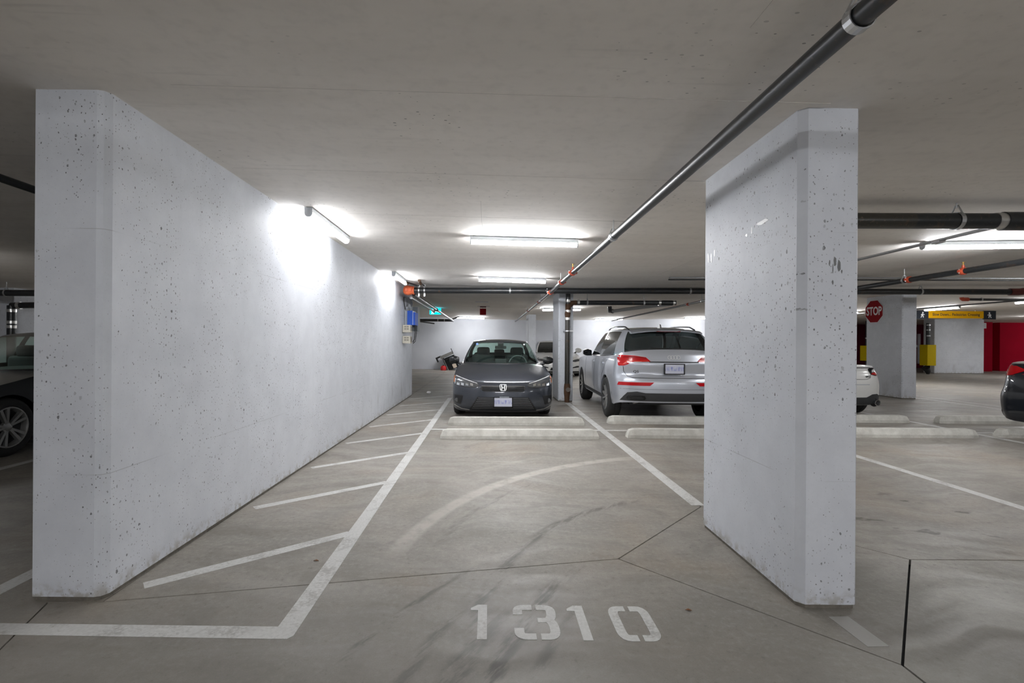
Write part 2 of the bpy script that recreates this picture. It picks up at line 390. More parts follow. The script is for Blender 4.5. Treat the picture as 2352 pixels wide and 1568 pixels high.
# ------------------------------------------------------------------ mesh helpers
class MB:
    """collects quads / ngons and links them as ONE mesh object"""
    def __init__(self):
        self.v = []; self.f = []
    def add(self, vs, fs):
        o = len(self.v)
        self.v += [tuple(p) for p in vs]
        self.f += [tuple(i + o for i in f) for f in fs]
        return self
    def box(self, x0, x1, y0, y1, z0, z1):
        return self.add([(x0, y0, z0), (x1, y0, z0), (x1, y1, z0), (x0, y1, z0), (x0, y0, z1), (x1, y0, z1), (x1, y1, z1), (x0, y1, z1)],
                        [(3, 2, 1, 0), (4, 5, 6, 7), (0, 1, 5, 4), (1, 2, 6, 5), (2, 3, 7, 6), (3, 0, 4, 7)])
    def prism(self, poly, z0, z1, axis='z'):
        """polygon (ccw) extruded along an axis; poly coords are the two other axes in xyz order"""
        n = len(poly)
        def P(a, b, h):
            return {'z': (a, b, h), 'y': (a, h, b), 'x': (h, a, b)}[axis]
        vs = [P(a, b, z0) for a, b in poly] + [P(a, b, z1) for a, b in poly]
        fs = [tuple(range(n - 1, -1, -1)), tuple(range(n, 2 * n))]
        fs += [(i, (i + 1) % n, n + (i + 1) % n, n + i) for i in range(n)]
        return self.add(vs, fs)
    def grid(self, rows, close_u=False):
        """rows: list of equal-length point lists"""
        nv = len(rows[0]); vs = [p for r in rows for p in r]; fs = []
        for i in range(len(rows) - 1):
            for j in range(nv - (0 if close_u else 1)):
                k = (j + 1) % nv
                fs.append((i * nv + j, i * nv + k, (i + 1) * nv + k, (i + 1) * nv + j))
        return self.add(vs, fs)
    def tube(self, pts, r, seg=12, cap=True):
        pts = [Vector(p) for p in pts]
        rs = r if isinstance(r, (list, tuple)) else [r] * len(pts)
        rows = []
        up = None
        for i, p in enumerate(pts):
            if i == 0: d = pts[1] - pts[0]
            elif i == len(pts) - 1: d = pts[-1] - pts[-2]
            else: d = (pts[i + 1] - p).normalized() + (p - pts[i - 1]).normalized()
            d.normalize()
            if up is None:
                up = Vector((0, 0, 1)) if abs(d.z) < 0.9 else Vector((0, 1, 0))
            a = d.cross(up)
            if a.length < 1e-5: a = d.cross(Vector((1, 0, 0)))
            a.normalize(); b = a.cross(d).normalized(); up = b
            k = 1.0
            if 0 < i < len(pts) - 1:
                c = (pts[i + 1] - p).normalized().dot(d)
                k = 1.0 / max(0.5, c)
            rows.append([p + (a * math.cos(2 * PI * j / seg) + b * math.sin(2 * PI * j / seg)) * rs[i] * (k if False else 1) for j in range(seg)])
        o = len(self.v)
        self.grid(rows, True)
        if cap:
            n = len(rows)
            self.f.append(tuple(o + j for j in range(seg)))
            self.f.append(tuple(o + (n - 1) * seg + j for j in range(seg - 1, -1, -1)))
        return self
    def lathe(self, prof, c=(0, 0, 0), axis='z', seg=24):
        """prof: list of (radius, height)"""
        rows = []
        for r, h in prof:
            row = []
            for j in range(seg):
                a = 2 * PI * j / seg
                u, v = r * math.cos(a), r * math.sin(a)
                q = {'z': (u, v, h), 'y': (u, h, v), 'x': (h, u, v)}[axis]
                row.append((q[0] + c[0], q[1] + c[1], q[2] + c[2]))
            rows.append(row)
        return self.grid(rows, True)
    def ribbon(self, pts, w, z0, z1):
        """flat polyline stroke in xy with mitred joints, extruded in z"""
        pts = [Vector((p[0], p[1])) for p in pts]; L = []; R = []
        for i, p in enumerate(pts):
            d0 = (p - pts[i - 1]).normalized() if i > 0 else None
            d1 = (pts[i + 1] - p).normalized() if i < len(pts) - 1 else None
            d0 = d0 or d1; d1 = d1 or d0
            n0 = Vector((-d0.y, d0.x)); n1 = Vector((-d1.y, d1.x))
            m = (n0 + n1).normalized(); k = w / 2 / max(0.4, m.dot(n0))
            L.append(p + m * k); R.append(p - m * k)
        n = len(pts)
        vs = [(q.x, q.y, z) for z in (z0, z1) for q in L + R]
        fs = []
        for i in range(n - 1):
            a, b, c, d = i, i + 1, n + i + 1, n + i
            fs += [(a, b, c, d), (2 * n + d, 2 * n + c, 2 * n + b, 2 * n + a), (b, a, 2 * n + a, 2 * n + b), (d, c, 2 * n + c, 2 * n + d)]
        fs += [(0, n, 3 * n, 2 * n), (2 * n - 1, n - 1, 3 * n - 1, 4 * n - 1)]
        return self.add(vs, fs)
    def mapv(self, fn):
        self.v = [tuple(fn(*p)) for p in self.v]; return self
    def mesh(self, name, m, smooth=False, weld=0.0, fix=True):
        me = bpy.data.meshes.new(name)
        me.from_pydata(self.v, [], self.f)
        bm = bmesh.new(); bm.from_mesh(me)
        if weld: bmesh.ops.remove_doubles(bm, verts=bm.verts, dist=weld)
        if fix: bmesh.ops.recalc_face_normals(bm, faces=bm.faces)
        bm.to_mesh(me); bm.free()
        if m: me.materials.append(M[m] if isinstance(m, str) else m)
        if smooth:
            me.polygons.foreach_set('use_smooth', [True] * len(me.polygons))
            me.set_sharp_from_angle(angle=math.radians(smooth if smooth is not True else 40))
        me.update()
        return me
    def build(self, name, m, parent=None, smooth=False, weld=0.0, loc=None, rot=None, fix=True):
        o = bpy.data.objects.new(name, self.mesh(name, m, smooth, weld, fix))
        COL.objects.link(o)
        if parent is not None: o.parent = parent
        if loc is not None: o.location = loc
        if rot is not None: o.rotation_euler = rot
        return o

def tag(o, label, cat, group=None):
    o['label'] = label; o['category'] = cat
    if group: o['group'] = group
    return o
def struct(o):
    o['kind'] = 'structure'; return o
def thing(name, label, cat, loc=(0, 0, 0), rz=0.0, group=None):
    o = bpy.data.objects.new(name, None); COL.objects.link(o)
    o.empty_display_size = 0.1
    o.location = loc; o.rotation_euler = (0, 0, rz)
    return tag(o, label, cat, group)
def children(o):
    return [c for c in bpy.data.objects if c.parent is o]
def link_mesh(name, me, parent, loc=(0, 0, 0), rot=(0, 0, 0)):
    o = bpy.data.objects.new(name, me); COL.objects.link(o); o.parent = parent
    o.location = loc; o.rotation_euler = rot
    return o
def text_mesh(s, size, ext=0.002, bold=0.0):
    cu = bpy.data.curves.new('lettering', 'FONT')
    cu.body = s; cu.size = size; cu.align_x = 'CENTER'; cu.align_y = 'CENTER'; cu.extrude = ext; cu.offset = bold; cu.resolution_u = 3
    ob = bpy.data.objects.new('lettering', cu); COL.objects.link(ob)
    dg = bpy.context.evaluated_depsgraph_get()
    me = bpy.data.meshes.new_from_object(ob.evaluated_get(dg))
    mb = MB().add([tuple(v.co) for v in me.vertices], [tuple(p.vertices) for p in me.polygons])
    bpy.data.objects.remove(ob); bpy.data.curves.remove(cu); bpy.data.meshes.remove(me)
    return mb
def pchip(pts):
    xs = [p[0] for p in pts]; ys = [p[1] for p in pts]; n = len(xs)
    d = [(ys[i + 1] - ys[i]) / (xs[i + 1] - xs[i]) for i in range(n - 1)]
    m = [d[0]] + [0 if d[i - 1] * d[i] <= 0 else 2 * d[i - 1] * d[i] / (d[i - 1] + d[i]) for i in range(1, n - 1)] + [d[-1]]
    def f(x):
        if x <= xs[0]: return ys[0]
        if x >= xs[-1]: return ys[-1]
        i = 0
        while x > xs[i + 1]: i += 1
        h = xs[i + 1] - xs[i]; t = (x - xs[i]) / h
        return ((2 * t ** 3 - 3 * t * t + 1) * ys[i] + (t ** 3 - 2 * t * t + t) * h * m[i]
                + (-2 * t ** 3 + 3 * t * t) * ys[i + 1] + (t ** 3 - t * t) * h * m[i + 1])
    return f
def inset(poly, d):
    n = len(poly); out = []
    for i in range(n):
        a, b, c = Vector(poly[i - 1]), Vector(poly[i]), Vector(poly[(i + 1) % n])
        d0 = (b - a).normalized(); d1 = (c - b).normalized()
        n0 = Vector((-d0.y, d0.x)); n1 = Vector((-d1.y, d1.x))
        m = n0 + n1
        if m.length < 1e-4: m = n0
        m.normalize()
        out.append(tuple(b + m * (d / max(0.35, m.dot(n0)))))
    return out
# ================================================================== STRUCTURE
X0, X1, Y0, Y1 = -16.0, 34.0, -9.0, 30.0
def zceil(x, y):
    return CAM_H + 1.225 + float(np.interp(x, [-16, -2.2, 1.8, 5, 10, 34], [.06, .055, -.035, .0, .10, .12])) - 0.006 * (y - 4)

# ---- floor: slabs cut by control joints around the columns
floor = struct(MB().box(X0, X1, Y0, Y1, -0.12, -0.035).build('floor', 'joint'))
W1 = (-1.978, 2.53); WL = (-2.25, 2.52); DL = (0.818, 3.076); DB = (1.752, 2.075); DR = (2.659, 3.097); DT = (1.765, 4.072)
slabs = [
    [(-1.95, Y0), (1.68, Y0), DB, DL, W1, WL, (-1.95, 1.67)],
    [(1.68, Y0), (X1, Y0), (X1, 3.07), DR, DB],
    [DL, DB, DR, DT],
    [DR, (X1, 3.07), (X1, Y1), (1.765, Y1), DT],
    [W1, DL, DT, (1.765, Y1), (-1.92, Y1)],
    [(X0, Y0), (-1.95, Y0), (-1.95, 1.67), WL, W1, (-1.92, Y1), (X0, Y1)],
]
for k, pl in enumerate(slabs):
    MB().prism(inset(pl, 0.0042 if k != 1 else 0.0065), -0.035, 0.0).build('slab', 'floor', floor)

def line(x0, y0, x1, y1, w=0.10, m='line', z=0.0012):
    d = Vector((x1 - x0, y1 - y0)).normalized(); n = Vector((-d.y, d.x)) * w / 2
    mb = MB(); a = Vector((x0, y0)); b = Vector((x1, y1))
    mb.prism([tuple(a + n * -1), tuple(b - n), tuple(b + n), tuple(a + n)], 0.0002, z)
    return mb.build('painted_line', m, floor)
# left bay line with its foot, and the hatched strip beside the wall
line(-0.935, 2.32, -0.925, 11.8, 0.10)
mbf = MB().prism([(-3.6, 2.262), (-0.905, 2.225), (-0.885, 2.25), (-0.885, 2.32), (-3.6, 2.345)], 0.0003, 0.0010)
mbf.build('painted_line', 'line', floor)
for k in range(8):
    dy = 1.262 * k
    line(-1.885 + 0.004 * k, 2.70 + dy, -0.965, 3.455 + dy, 0.085 - 0.002 * k, 'line', 0.0008)
line(1.752, 4.10, 1.765, 11.0, 0.11)
line(1.752, 2.20, 1.742, 2.44, 0.10, 'line_old')
line(4.44, 2.6, 4.47, 7.4, 0.10)
line(7.43, 4.4, 7.42, 12.0, 0.10)
for xx in (10.86, 11.32): line(xx, 9.0, xx, 14.5, 0.07)
line(-0.88, 7.57, 9.8, 7.60, 0.09, 'line', 0.0016)
line(10.8, 9.6, 11.6, 9.6, 0.3, 'line_old')
line(-2.62, 2.0, -2.60, 11.0, 0.10)
line(-5.06, 2.3, -5.04, 11.0, 0.10)
line(-7.6, 7.55, -2.7, 7.55, 0.09)
line(-4.5, 13.9, 1.5, 14.0, 0.08, 'line_old')
line(13.0, 15.0, 22.0, 15.2, 0.08, 'line_old')

# stencilled bay number
def rounded(pts, r=0.03, n=5):
    out = [pts[0]]
    for a, b, c in zip(pts, pts[1:], pts[2:]):
        a, b, c = Vector(a), Vector(b), Vector(c)
        ra = min(r, (a - b).length * .49); rc = min(r, (c - b).length * .49)
        p0 = b + (a - b).normalized() * ra; p1 = b + (c - b).normalized() * rc
        for i in range(n + 1):
            u = i / n; out.append(tuple(p0 * (1 - u) ** 2 + b * 2 * u * (1 - u) + p1 * u * u))
    return out + [pts[-1]]
def digit(shapes, x, y, label):
    mb = MB()
    for kind, pts in shapes:
        if kind == 'r': mb.ribbon(rounded(pts, 0.055), 0.046, 0.0002, 0.0018)
        else: mb.prism(pts, 0.0003, 0.0015)
    o = mb.build('stencil_digit', 'line', floor, loc=(x, y, 0))
    o['label'] = label
one = [('p', [(0.037, 0), (0.082, 0), (0.082, 0.293), (0.035, 0.293), (0.0, 0.262), (0.0, 0.243), (0.037, 0.243)])]
three = [('r', [(.024, .205), (.024, .270), (.098, .270)]),
         ('r', [(.118, .270), (.190, .270), (.190, .190), (.172, .157), (.192, .125), (.192, .023), (.122, .023)]),
         ('p', [(.118, .137), (.172, .137), (.172, .176), (.118, .176)]),
         ('r', [(.100, .023), (.024, .023), (.024, .090)])]
zero = [('r', [(.090, .270), (.023, .270), (.023, .023), (.090, .023)]),
        ('r', [(.112, .023), (.179, .023), (.179, .270), (.112, .270)])]
digit(one, -0.082, 2.233, 'faded white stencilled first numeral one')
digit(three, 0.128, 2.233, 'white stencilled numeral three streaked by tyre marks')
digit(one, 0.402, 2.230, 'white stencilled second numeral one')
digit(zero, 0.605, 2.226, 'white stencilled numeral zero')

# ---- ceiling
xs = list(range(-16, 35)); ys = list(range(-9, 31))
cm = MB().grid([[(x, y, zceil(x, y)) for x in xs] for y in ys])
top = [[(x, y, zceil(x, y) + 0.25) for x in xs] for y in ys]
cm.grid(top)
ceiling = struct(cm.build('ceiling', 'ceiling', fix=False, smooth=60))
for (ya, xa, xb) in ((2.46, -1.6, 1.7), (3.64, -1.9, 2.6), (4.85, -1.4, 1.4), (-0.1, -3, 3), (1.25, -2, 3.5)):
    pts = [(xa + (xb - xa) * i / 12, ya, zceil(xa + (xb - xa) * i / 12, ya) + 0.001) for i in range(13)]
    MB().tube([(a, b, c + 0.0005) for a, b, c in pts], 0.0025, 6).build('form_seam', 'seam', ceiling)
for (xa, ya, yb) in ((-0.08, 4.3, 5.3), (1.0, 0.6, 1.9), (2.9, 6.5, 8.5), (3.9, 7.2, 9.6)):
    pts = [(xa, ya + (yb - ya) * i / 6, zceil(xa, ya + (yb - ya) * i / 6) + 0.001) for i in range(7)]
    MB().tube(pts, 0.0022, 6).build('form_seam', 'seam', ceiling)

# ---- walls
def wall_block(name, poly, z0=0.022, m='wall', top=2.85, foot=True, parent=None):
    o = MB().prism(poly, z0, top).build(name, m, parent)
    if foot:
        MB().prism(inset(poly, 0.008), -0.02, z0).build('grout_bed', 'grout', o)
    return o
ch = 0.03
struct(wall_block('wall_left', [(-2.344, 2.535), (-1.978 - 0.05, 2.535), (-1.978 - 0.02, 2.545), (-1.978, 2.58), (-1.915, 12.28), (-2.344, 12.28)]))
struct(wall_block('wall_back', [(X0, 24.0), (12.0, 24.0), (12.0, 24.3), (X0, 24.3)], 0.0, 'wall_far', foot=False))
struct(wall_block('wall_outer_left', [(X0, Y0), (X0 + 0.3, Y0), (X0 + 0.3, 24.0), (X0, 24.0)], 0.0, 'wall_far', foot=False))
struct(wall_block('wall_front', [(X0, Y0), (X1, Y0), (X1, Y0 + 0.3), (X0, Y0 + 0.3)], 0.0, 'wall_far', foot=False))
struct(wall_block('wall_outer_right', [(X1 - 0.3, Y0), (X1, Y0), (X1, Y1), (X1 - 0.3, Y1)], 0.0, 'wall_far', foot=False))
struct(wall_block('wall_far_end', [(12.0, 28.9), (X1, 28.9), (X1, 29.2), (12.0, 29.2)], 0.0, 'maroon', foot=False))
# red wall: a projecting bay, a recess and a further face
struct(wall_block('wall_red', [(25.4, 25.5), (26.1, 25.5), (26.1, 26.6), (26.95, 26.6), (26.95, 25.95), (33.7, 25.8), (33.7, 27.2), (25.4, 27.2)], 0.0, 'red_wall', foot=False))
# white cross-shaped trim on the maroon wall
struct(MB().box(25.15, 25.30, 28.84, 28.90, 0.25, 2.0).build('trim_1', 'white'))
struct(MB().box(24.6, 25.15, 28.84, 28.90, 1.22, 1.35).build('trim_2', 'white'))

def pillar(name, x0, x1, y0, y1, label, c=0.035):
    poly = [(x0 + c, y0), (x1 - 0.012, y0), (x1, y0 + 0.012), (x1, y1 - c), (x1 - c, y1), (x0 + c, y1), (x0, y1 - c), (x0, y0 + c)]
    o = wall_block(name, poly)
    return tag(o, label, 'pillar', 'painted concrete pillars')
near_pillar = pillar('concrete_pillar', 1.588, 1.886, 2.51, 3.655, 'large pitted white concrete pillar in the right foreground')
# flaked paint on its front face and bright filler patches on its inner side
def blob(cx, cy, w, h, n=9):
    rnd = random.Random(int(cx * 977 + cy * 331))
    return [(cx + w / 2 * math.cos(2 * PI * i / n) * rnd.uniform(.6, 1.15), cy + h / 2 * math.sin(2 * PI * i / n) * rnd.uniform(.6, 1.15)) for i in range(n)]
for cx, cz, w, h in ((1.762, 1.770, .016, .055), (1.783, 1.752, .020, .062), (1.797, 1.722, .008, .022), (1.752, 1.735, .005, .06), (1.735, 1.765, .008, .03), (1.752, 1.665, .007, .03), (1.700, 1.60, .006, .012)):
    MB().prism(blob(cx, cz, w, h), 2.5088, 2.5108, 'y').build('paint_chip', 'chip', near_pillar)
for cy, cz, w, h in ((2.86, 2.06, .13, .028), (2.98, 2.035, .014, .060), (3.04, 2.02, .03, .02), (3.47, 1.985, .02, .05), (3.52, 1.955, .02, .075), (3.57, 1.975, .02, .08)):
    MB().prism(blob(cy, cz, w, h), 1.5866, 1.589, 'x').build('filler_patch', 'filler', near_pillar)
pillar('concrete_pillar', 1.588, 1.92, 11.23, 12.25, 'white pillar behind the grey sedan with black drain pipe in front', 0.02)
pillar('concrete_pillar', 1.56, 1.87, 19.6, 20.7, 'farthest thin white pillar above the grey sedan roof', 0.02)
pillar('concrete_pillar', 10.31, 10.67, 12.27, 13.45, 'white pillar carrying the red octagonal stop sign', 0.02)
pillar('concrete_pillar', 21.1, 23.45, 23.3, 23.9, 'wide white block under the amber hanging sign', 0.02)
pillar('concrete_pillar', -13.0, -11.6, 12.0, 13.0, 'white pillar glimpsed above the black car at far left', 0.02)

# ================================================================== LAMPS
def lamp_profile(r=0.036, h=0.05):
    pts = [(-r, 0.0)]
    return pts
def make_lamp_meshes():
    L = 1.246; r = 0.036; hz = 0.058
    arc = [(r * math.cos(a), -hz - r * math.sin(a)) for a in [PI * i / 8 for i in range(9)]]   # right -> left under
    d_prof = [(r, 0.0)] + arc + [(-r, 0.0)]
    def ring(prof, y): return [(a, y, b) for a, b in prof]
    hs = MB()
    side = [(r, -0.008), (r, -hz + 0.012)], [(-r, -hz + 0.012), (-r, -0.008)]
    hs.box(-r, r, -L / 2 + 0.01, L / 2 - 0.01, -hz + 0.009, -0.008)
    dif = MB()
    prof = [(r, -hz + 0.009)] + arc + [(-r, -hz + 0.009)]
    dif.grid([ring(prof, -L / 2 + 0.012), ring(prof, L / 2 - 0.012)])
    cap = MB().prism([(a, b) for a, b in ([(r + .001, -0.004)] + [(a * 1.03, b) for a, b in arc] + [(-r - .001, -0.004)])][::-1], -0.012, 0.0, 'y')
    mt = MB().box(-r * 0.8, r * 0.8, -L / 2 + 0.03, L / 2 - 0.03, -0.010, 0.0)  # dark strip colours in the shadow gap between housing and slab
    return (hs.mesh('housing', 'lamp_house'), dif.mesh('diffuser', 'lamp', smooth=60), cap.mesh('end_cap', 'lamp_house'), mt.mesh('mount', 'lamp_dark'), L)
HS, DF, CP, MT, LL = make_lamp_meshes()
def lamp(x, y, rz, label, dim=False):
    z = zceil(x, y) - 0.001
    t = thing('ceiling_light', label, 'light', (x, y, z), rz, 'surface mounted tube lights')
    # follow the slight fall of the slab
    d = Vector((-math.sin(rz), math.cos(rz)))
    t.rotation_euler = (math.atan2(zceil(x + d.x * .5, y + d.y * .5) - zceil(x - d.x * .5, y - d.y * .5), 1.0), 0, rz)
    link_mesh('housing', HS, t); link_mesh('diffuser', DF_DIM if dim is True else DF_MID if dim == 'mid' else DF_AISLE if dim else DF, t); link_mesh('mount', MT, t)
    link_mesh('end_cap', CP, t, (0, -LL / 2 + 0.012, 0)); link_mesh('end_cap', CP, t, (0, LL / 2, 0))
    return t
DF_MID = DF.copy(); DF_MID.materials[0] = M['lamp_mid']
DF_AISLE = DF.copy(); DF_AISLE.materials[0] = M['lamp_aisle']
DF_DIM = DF.copy(); DF_DIM.materials[0] = M['lamp_dim']
Q = PI / 2
lamp(-1.715, 5.27, 0, 'tube light running along the left wall, nearest of the two', True)
lamp(-1.70, 9.35, 0, 'tube light running along the left wall beside the orange pipe cap', True)
lamp(0.40, 5.70, Q, 'large crosswise tube light nearest the camera above the bay', 'mid')
lamp(0.42, 9.05, Q, 'crosswise tube light just in front of the long black pipe', 'mid')
lamp(2.35, 16.0, Q, 'crosswise tube light passing behind the drain pipe pillar')
lamp(-0.83, 22.2, Q, 'crosswise tube light by the back wall left of the red box')
lamp(5.45, 22.4, Q, 'crosswise tube light by the back wall above the silver car mirror')
lamp(9.6, 22.6, Q, 'small tube light seen over the silver car roof at the pillar')
lamp(5.72, 5.80, Q, 'large crosswise tube light at the right edge above the stop sign', 'mid')
lamp(14.9, 13.3, 0, 'lengthwise tube light at the right edge over the red wall, nearer one')
lamp(14.9, 16.2, 0, 'lengthwise tube light touching the left end of the amber sign')
lamp(22.9, 20.3, 0, 'lengthwise tube light at the right edge just over the red wall')
lamp(24.5, 16.0, Q, 'small tube light high at the right edge beyond the black sign')
lamp(13.0, 18.2, Q, 'tube light cut off by the stop sign pillar')
lamp(29.5, 23.0, Q, 'tube light off to the right in front of the red wall')
lamp(-8.4, 6.6, Q, 'tube light beyond the left wall above the black car')
lamp(-8.0, 17.0, Q, 'far tube light seen past the drain pipe at the left edge')
lamp(-10.5, 20.5, Q, 'farthest tube light at the left edge')
# fittings of the driving aisle behind the camera
lamp(-1.2, -1.6, Q, 'aisle tube light behind the viewpoint on the left', 'aisle')
lamp(2.6, -1.6, Q, 'aisle tube light behind the viewpoint in the middle', 'aisle')
lamp(6.6, -1.6, Q, 'aisle tube light behind the viewpoint on the right', 'aisle')
lamp(0.2, -4.4, Q, 'second row aisle tube light behind the viewpoint in the middle', 'aisle')
lamp(4.4, -4.4, Q, 'second row aisle tube light behind the viewpoint on the right', 'aisle')
lamp(0.2, -7.0, Q, 'aisle tube light farthest behind the viewpoint', 'aisle')
lamp(12.0, 0.5, Q, 'aisle tube light far to the right of the viewpoint', 'aisle')
lamp(10.5, 7.5, Q, 'tube light over the navy car outside the frame')
lamp(-9.0, -2.0, Q, 'aisle tube light far to the left of the viewpoint', 'aisle')

# ================================================================== WHEEL STOPS
def stop_mesh(L=2.2, notch=False):
    mb = MB(); prof = [(-0.085, 0.0), (0.085, 0.0), (0.085, 0.045), (0.055, 0.125), (-0.055, 0.125), (-0.085, 0.045)]
    n = 24; rows = []
    for i in range(n + 1):
        x = -L / 2 + L * i / n
        e = min(1.0, (L / 2 - abs(x)) / 0.07)
        s = 0.80 + 0.20 * e
        rows.append([(x + (0.03 if i == 0 else -0.03 if i == n else 0) * (1 if p[1] > 0.1 else 0), p[0] * (0.75 + 0.25 * e), p[1] * (0.86 + 0.14 * e)) for p in prof])
    mb.grid(rows, True)
    mb.f.append(tuple(range(6))); mb.f.append(tuple(n * 6 + j for j in range(5, -1, -1)))
    return mb.mesh('wheel_stop', 'stop')
SM = stop_mesh(2.22)
def wstop(xc, yf, label, rz=0.0):
    o = bpy.data.objects.new('wheel_stop', SM); COL.objects.link(o)
    o.location = (xc, yf + 0.085, 0.0); o.rotation_euler = (0, 0, rz)
    return tag(o, label, 'wheel stop', 'precast concrete wheel stops')
wstop(0.44, 6.84, 'front concrete wheel stop in the middle bay with brown stain', 0.02)
wstop(0.455, 7.96, 'concrete wheel stop right under the nose of the grey sedan', 0.025)
wstop(3.09, 6.96, 'front concrete wheel stop partly hidden by the foreground pillar')
wstop(3.11, 8.18, 'concrete wheel stop under the rear bumper of the silver car')
wstop(6.03, 7.14, 'front concrete wheel stop right of the foreground pillar')
wstop(6.18, 8.49, 'concrete wheel stop beside the tyre of the white coupe')
wstop(8.90, 8.47, 'concrete wheel stop running under the navy car')
wstop(8.62, 7.18, 'front concrete wheel stop cut by the right edge')
# ================================================================== PIPES
Z = lambda dz: CAM_H + dz
def hanger(parent, c, r, axis, top=None, strap='steel'):
    """clevis strap around the pipe and a threaded rod up to the slab"""
    x, y, z = c
    top = zceil(x, y) if top is None else top
    mb = MB(); w = 0.018
    # strap: loop of the pipe with two legs meeting at the rod
    prof = []
    for i in range(17):
        a = -PI * 0.20 - PI * 1.0 * 0 + (PI * 1.40) * i / 16 + PI * 1.0
        prof.append((math.cos(a) * (r + .004), math.sin(a) * (r + .004)))
    pts = [(0.012, r * 2.1)] + [(-p[0], p[1]) for p in prof] + [(-0.012, r * 2.1)]
    loop = [(math.cos(PI * .5 + 2 * PI * i / 20) * (r + .004), math.sin(PI * .5 + 2 * PI * i / 20) * (r + .004)) for i in range(21)]
    ring_out = [(a, b) for a, b in loop]
    for i in range(20):
        (a0, b0), (a1, b1) = ring_out[i], ring_out[i + 1]
        k = (r + .008) / (r + .004)
        q = [(a0, b0), (a1, b1), (a1 * k, b1 * k), (a0 * k, b0 * k)]
        vs = []
        for t in (-w, w):
            for a, b in q:
                vs.append((x + a, y + t, z + b) if axis == 'y' else (x + t, y + a, z + b))
        mb.add(vs, [(0, 1, 2, 3), (7, 6, 5, 4), (0, 4, 5, 1), (1, 5, 6, 2), (2, 6, 7, 3), (3, 7, 4, 0)])
    for sgn in (-1, 1):
        a0, b0 = sgn * (r + .006) * 0.93, (r + .006) * 0.36
        a1, b1 = sgn * 0.012, min(r * 2.0, max(r * 1.25, top - z - 0.01))
        if axis == 'y': p0, p1 = (x + a0, y, z + b0), (x + a1, y, z + b1)
        else: p0, p1 = (x, y + a0, z + b0), (x, y + a1, z + b1)
        mb.tube([p0, p1], 0.006, 6)
    h = mb.build('hanger', strap, parent)
    zz = z + min(r * 2.0, max(r * 1.2, top - z - 0.015))
    MB().tube([(x, y, zz - 0.02), (x, y, top + 0.002)], 0.0055, 8).build('hanger_rod', 'steel', h)
    return h
def band(parent, p, q, r, m='band', name='coupling_band'):
    return MB().tube([p, q], r, 20).build(name, m, parent, smooth=40)
def coupling(parent, p, r, axis, m='redfit'):
    """two-bolt grooved coupling"""
    mb = MB(); d = {'x': Vector((1, 0, 0)), 'y': Vector((0, 1, 0))}[axis]; p = Vector(p)
    mb.tube([p - d * 0.035, p - d * 0.022, p + d * 0.022, p + d * 0.035], [r * 1.12, r * 1.30, r * 1.30, r * 1.12], 18)
    o = mb.build('coupling', m, parent, smooth=40)
    s = Vector((0, 1, 0)) if axis == 'x' else Vector((1, 0, 0))
    for sg in (-1, 1):
        c = p + s * sg * r * 1.45
        MB().tube([c - Vector((0, 0, r * .75)), c + Vector((0, 0, r * .75))], r * 0.2, 8).build('bolt', 'steel', o)
        MB().box(c.x - r * .35, c.x + r * .35, c.y - r * .35, c.y + r * .35, c.z - r * .45, c.z + r * .45).build('lug', m, o)
    return o
def sprinkler(parent, p, r):
    """upright head on a short riser"""
    x, y, z = p
    o = MB().tube([(x, y, z + r * 0.8), (x, y, z + r + 0.045)], r * 0.42, 10).build('sprinkler_riser', 'redfit', parent)
    MB().tube([(x, y, z + r + .045), (x, y, z + r + .085)], 0.010, 8).build('sprinkler_head', 'brass', o)
    MB().lathe([(0.0, 0.0), (0.028, 0.0), (0.028, 0.003), (0.0, 0.003)], (x, y, z + r + .085), seg=12).build('deflector', 'brass', o)

# --- long sprinkler main running into the bay, upper right
t = thing('sprinkler_pipe', 'dark sprinkler pipe running from upper right corner into the distance', 'pipe')
PX = 1.212
def z1(y): return Z(float(np.interp(y, [-3, 1.6, 10, 23], [1.115, 1.075, 0.985, 0.945])))
MB().tube([(PX, y, z1(y)) for y in (-3, -1, 0.5, 1.6, 3, 4.8)], 0.0375, 24).build('pipe', 'pipe', t, smooth=40)
MB().tube([(PX, y, z1(y)) for y in (4.8, 6.5, 8.2, 9.0, 10.3)], 0.034, 20).build('pipe', 'pipe', t, smooth=40)
MB().tube([(PX, y, z1(y)) for y in (10.3, 13, 16, 19, 22.6)], 0.027, 16).build('pipe', 'pipe', t, smooth=40)
band(t, (PX, 4.76, z1(4.76)), (PX, 4.84, z1(4.84)), 0.042, 'steel')
for y in (1.62, 4.82): hanger(t, (PX, y, z1(y)), 0.038, 'y')
for y in (8.35, 11.5, 15.5): hanger(t, (PX, y, z1(y)), 0.034, 'y')
for y in (7.15, 8.2, 9.75): coupling(t, (PX, y, z1(y)), 0.036, 'y')
sprinkler(t, (PX, 7.15, z1(7.15)), 0.036)
for y in (12.0, 15.2): coupling(t, (PX, y, z1(y)), 0.027, 'y')
# faint white stencil print along the near length of the main
pr = MB()
for k in range(46):
    yy = 1.75 + k * 0.028
    if k in (3, 4, 9, 10, 16, 24, 25, 33): continue
    a0 = math.radians(205 - 4 * (k % 3)); a1 = math.radians(193 + 3 * (k % 2)); rr = 0.0381
    w = 0.006 if k % 2 else 0.010
    q = [(PX + rr * math.cos(a), y_, z1(y_) + rr * math.sin(a) * -1) for a, y_ in ((a0, yy), (a1, yy), (a1, yy + w), (a0, yy + w))]
    pr.add(q, [(0, 1, 2, 3)])
pr.build('stencil_print', plain('faded_pipe_print', (0.16, 0.165, 0.17), 0.6), t)

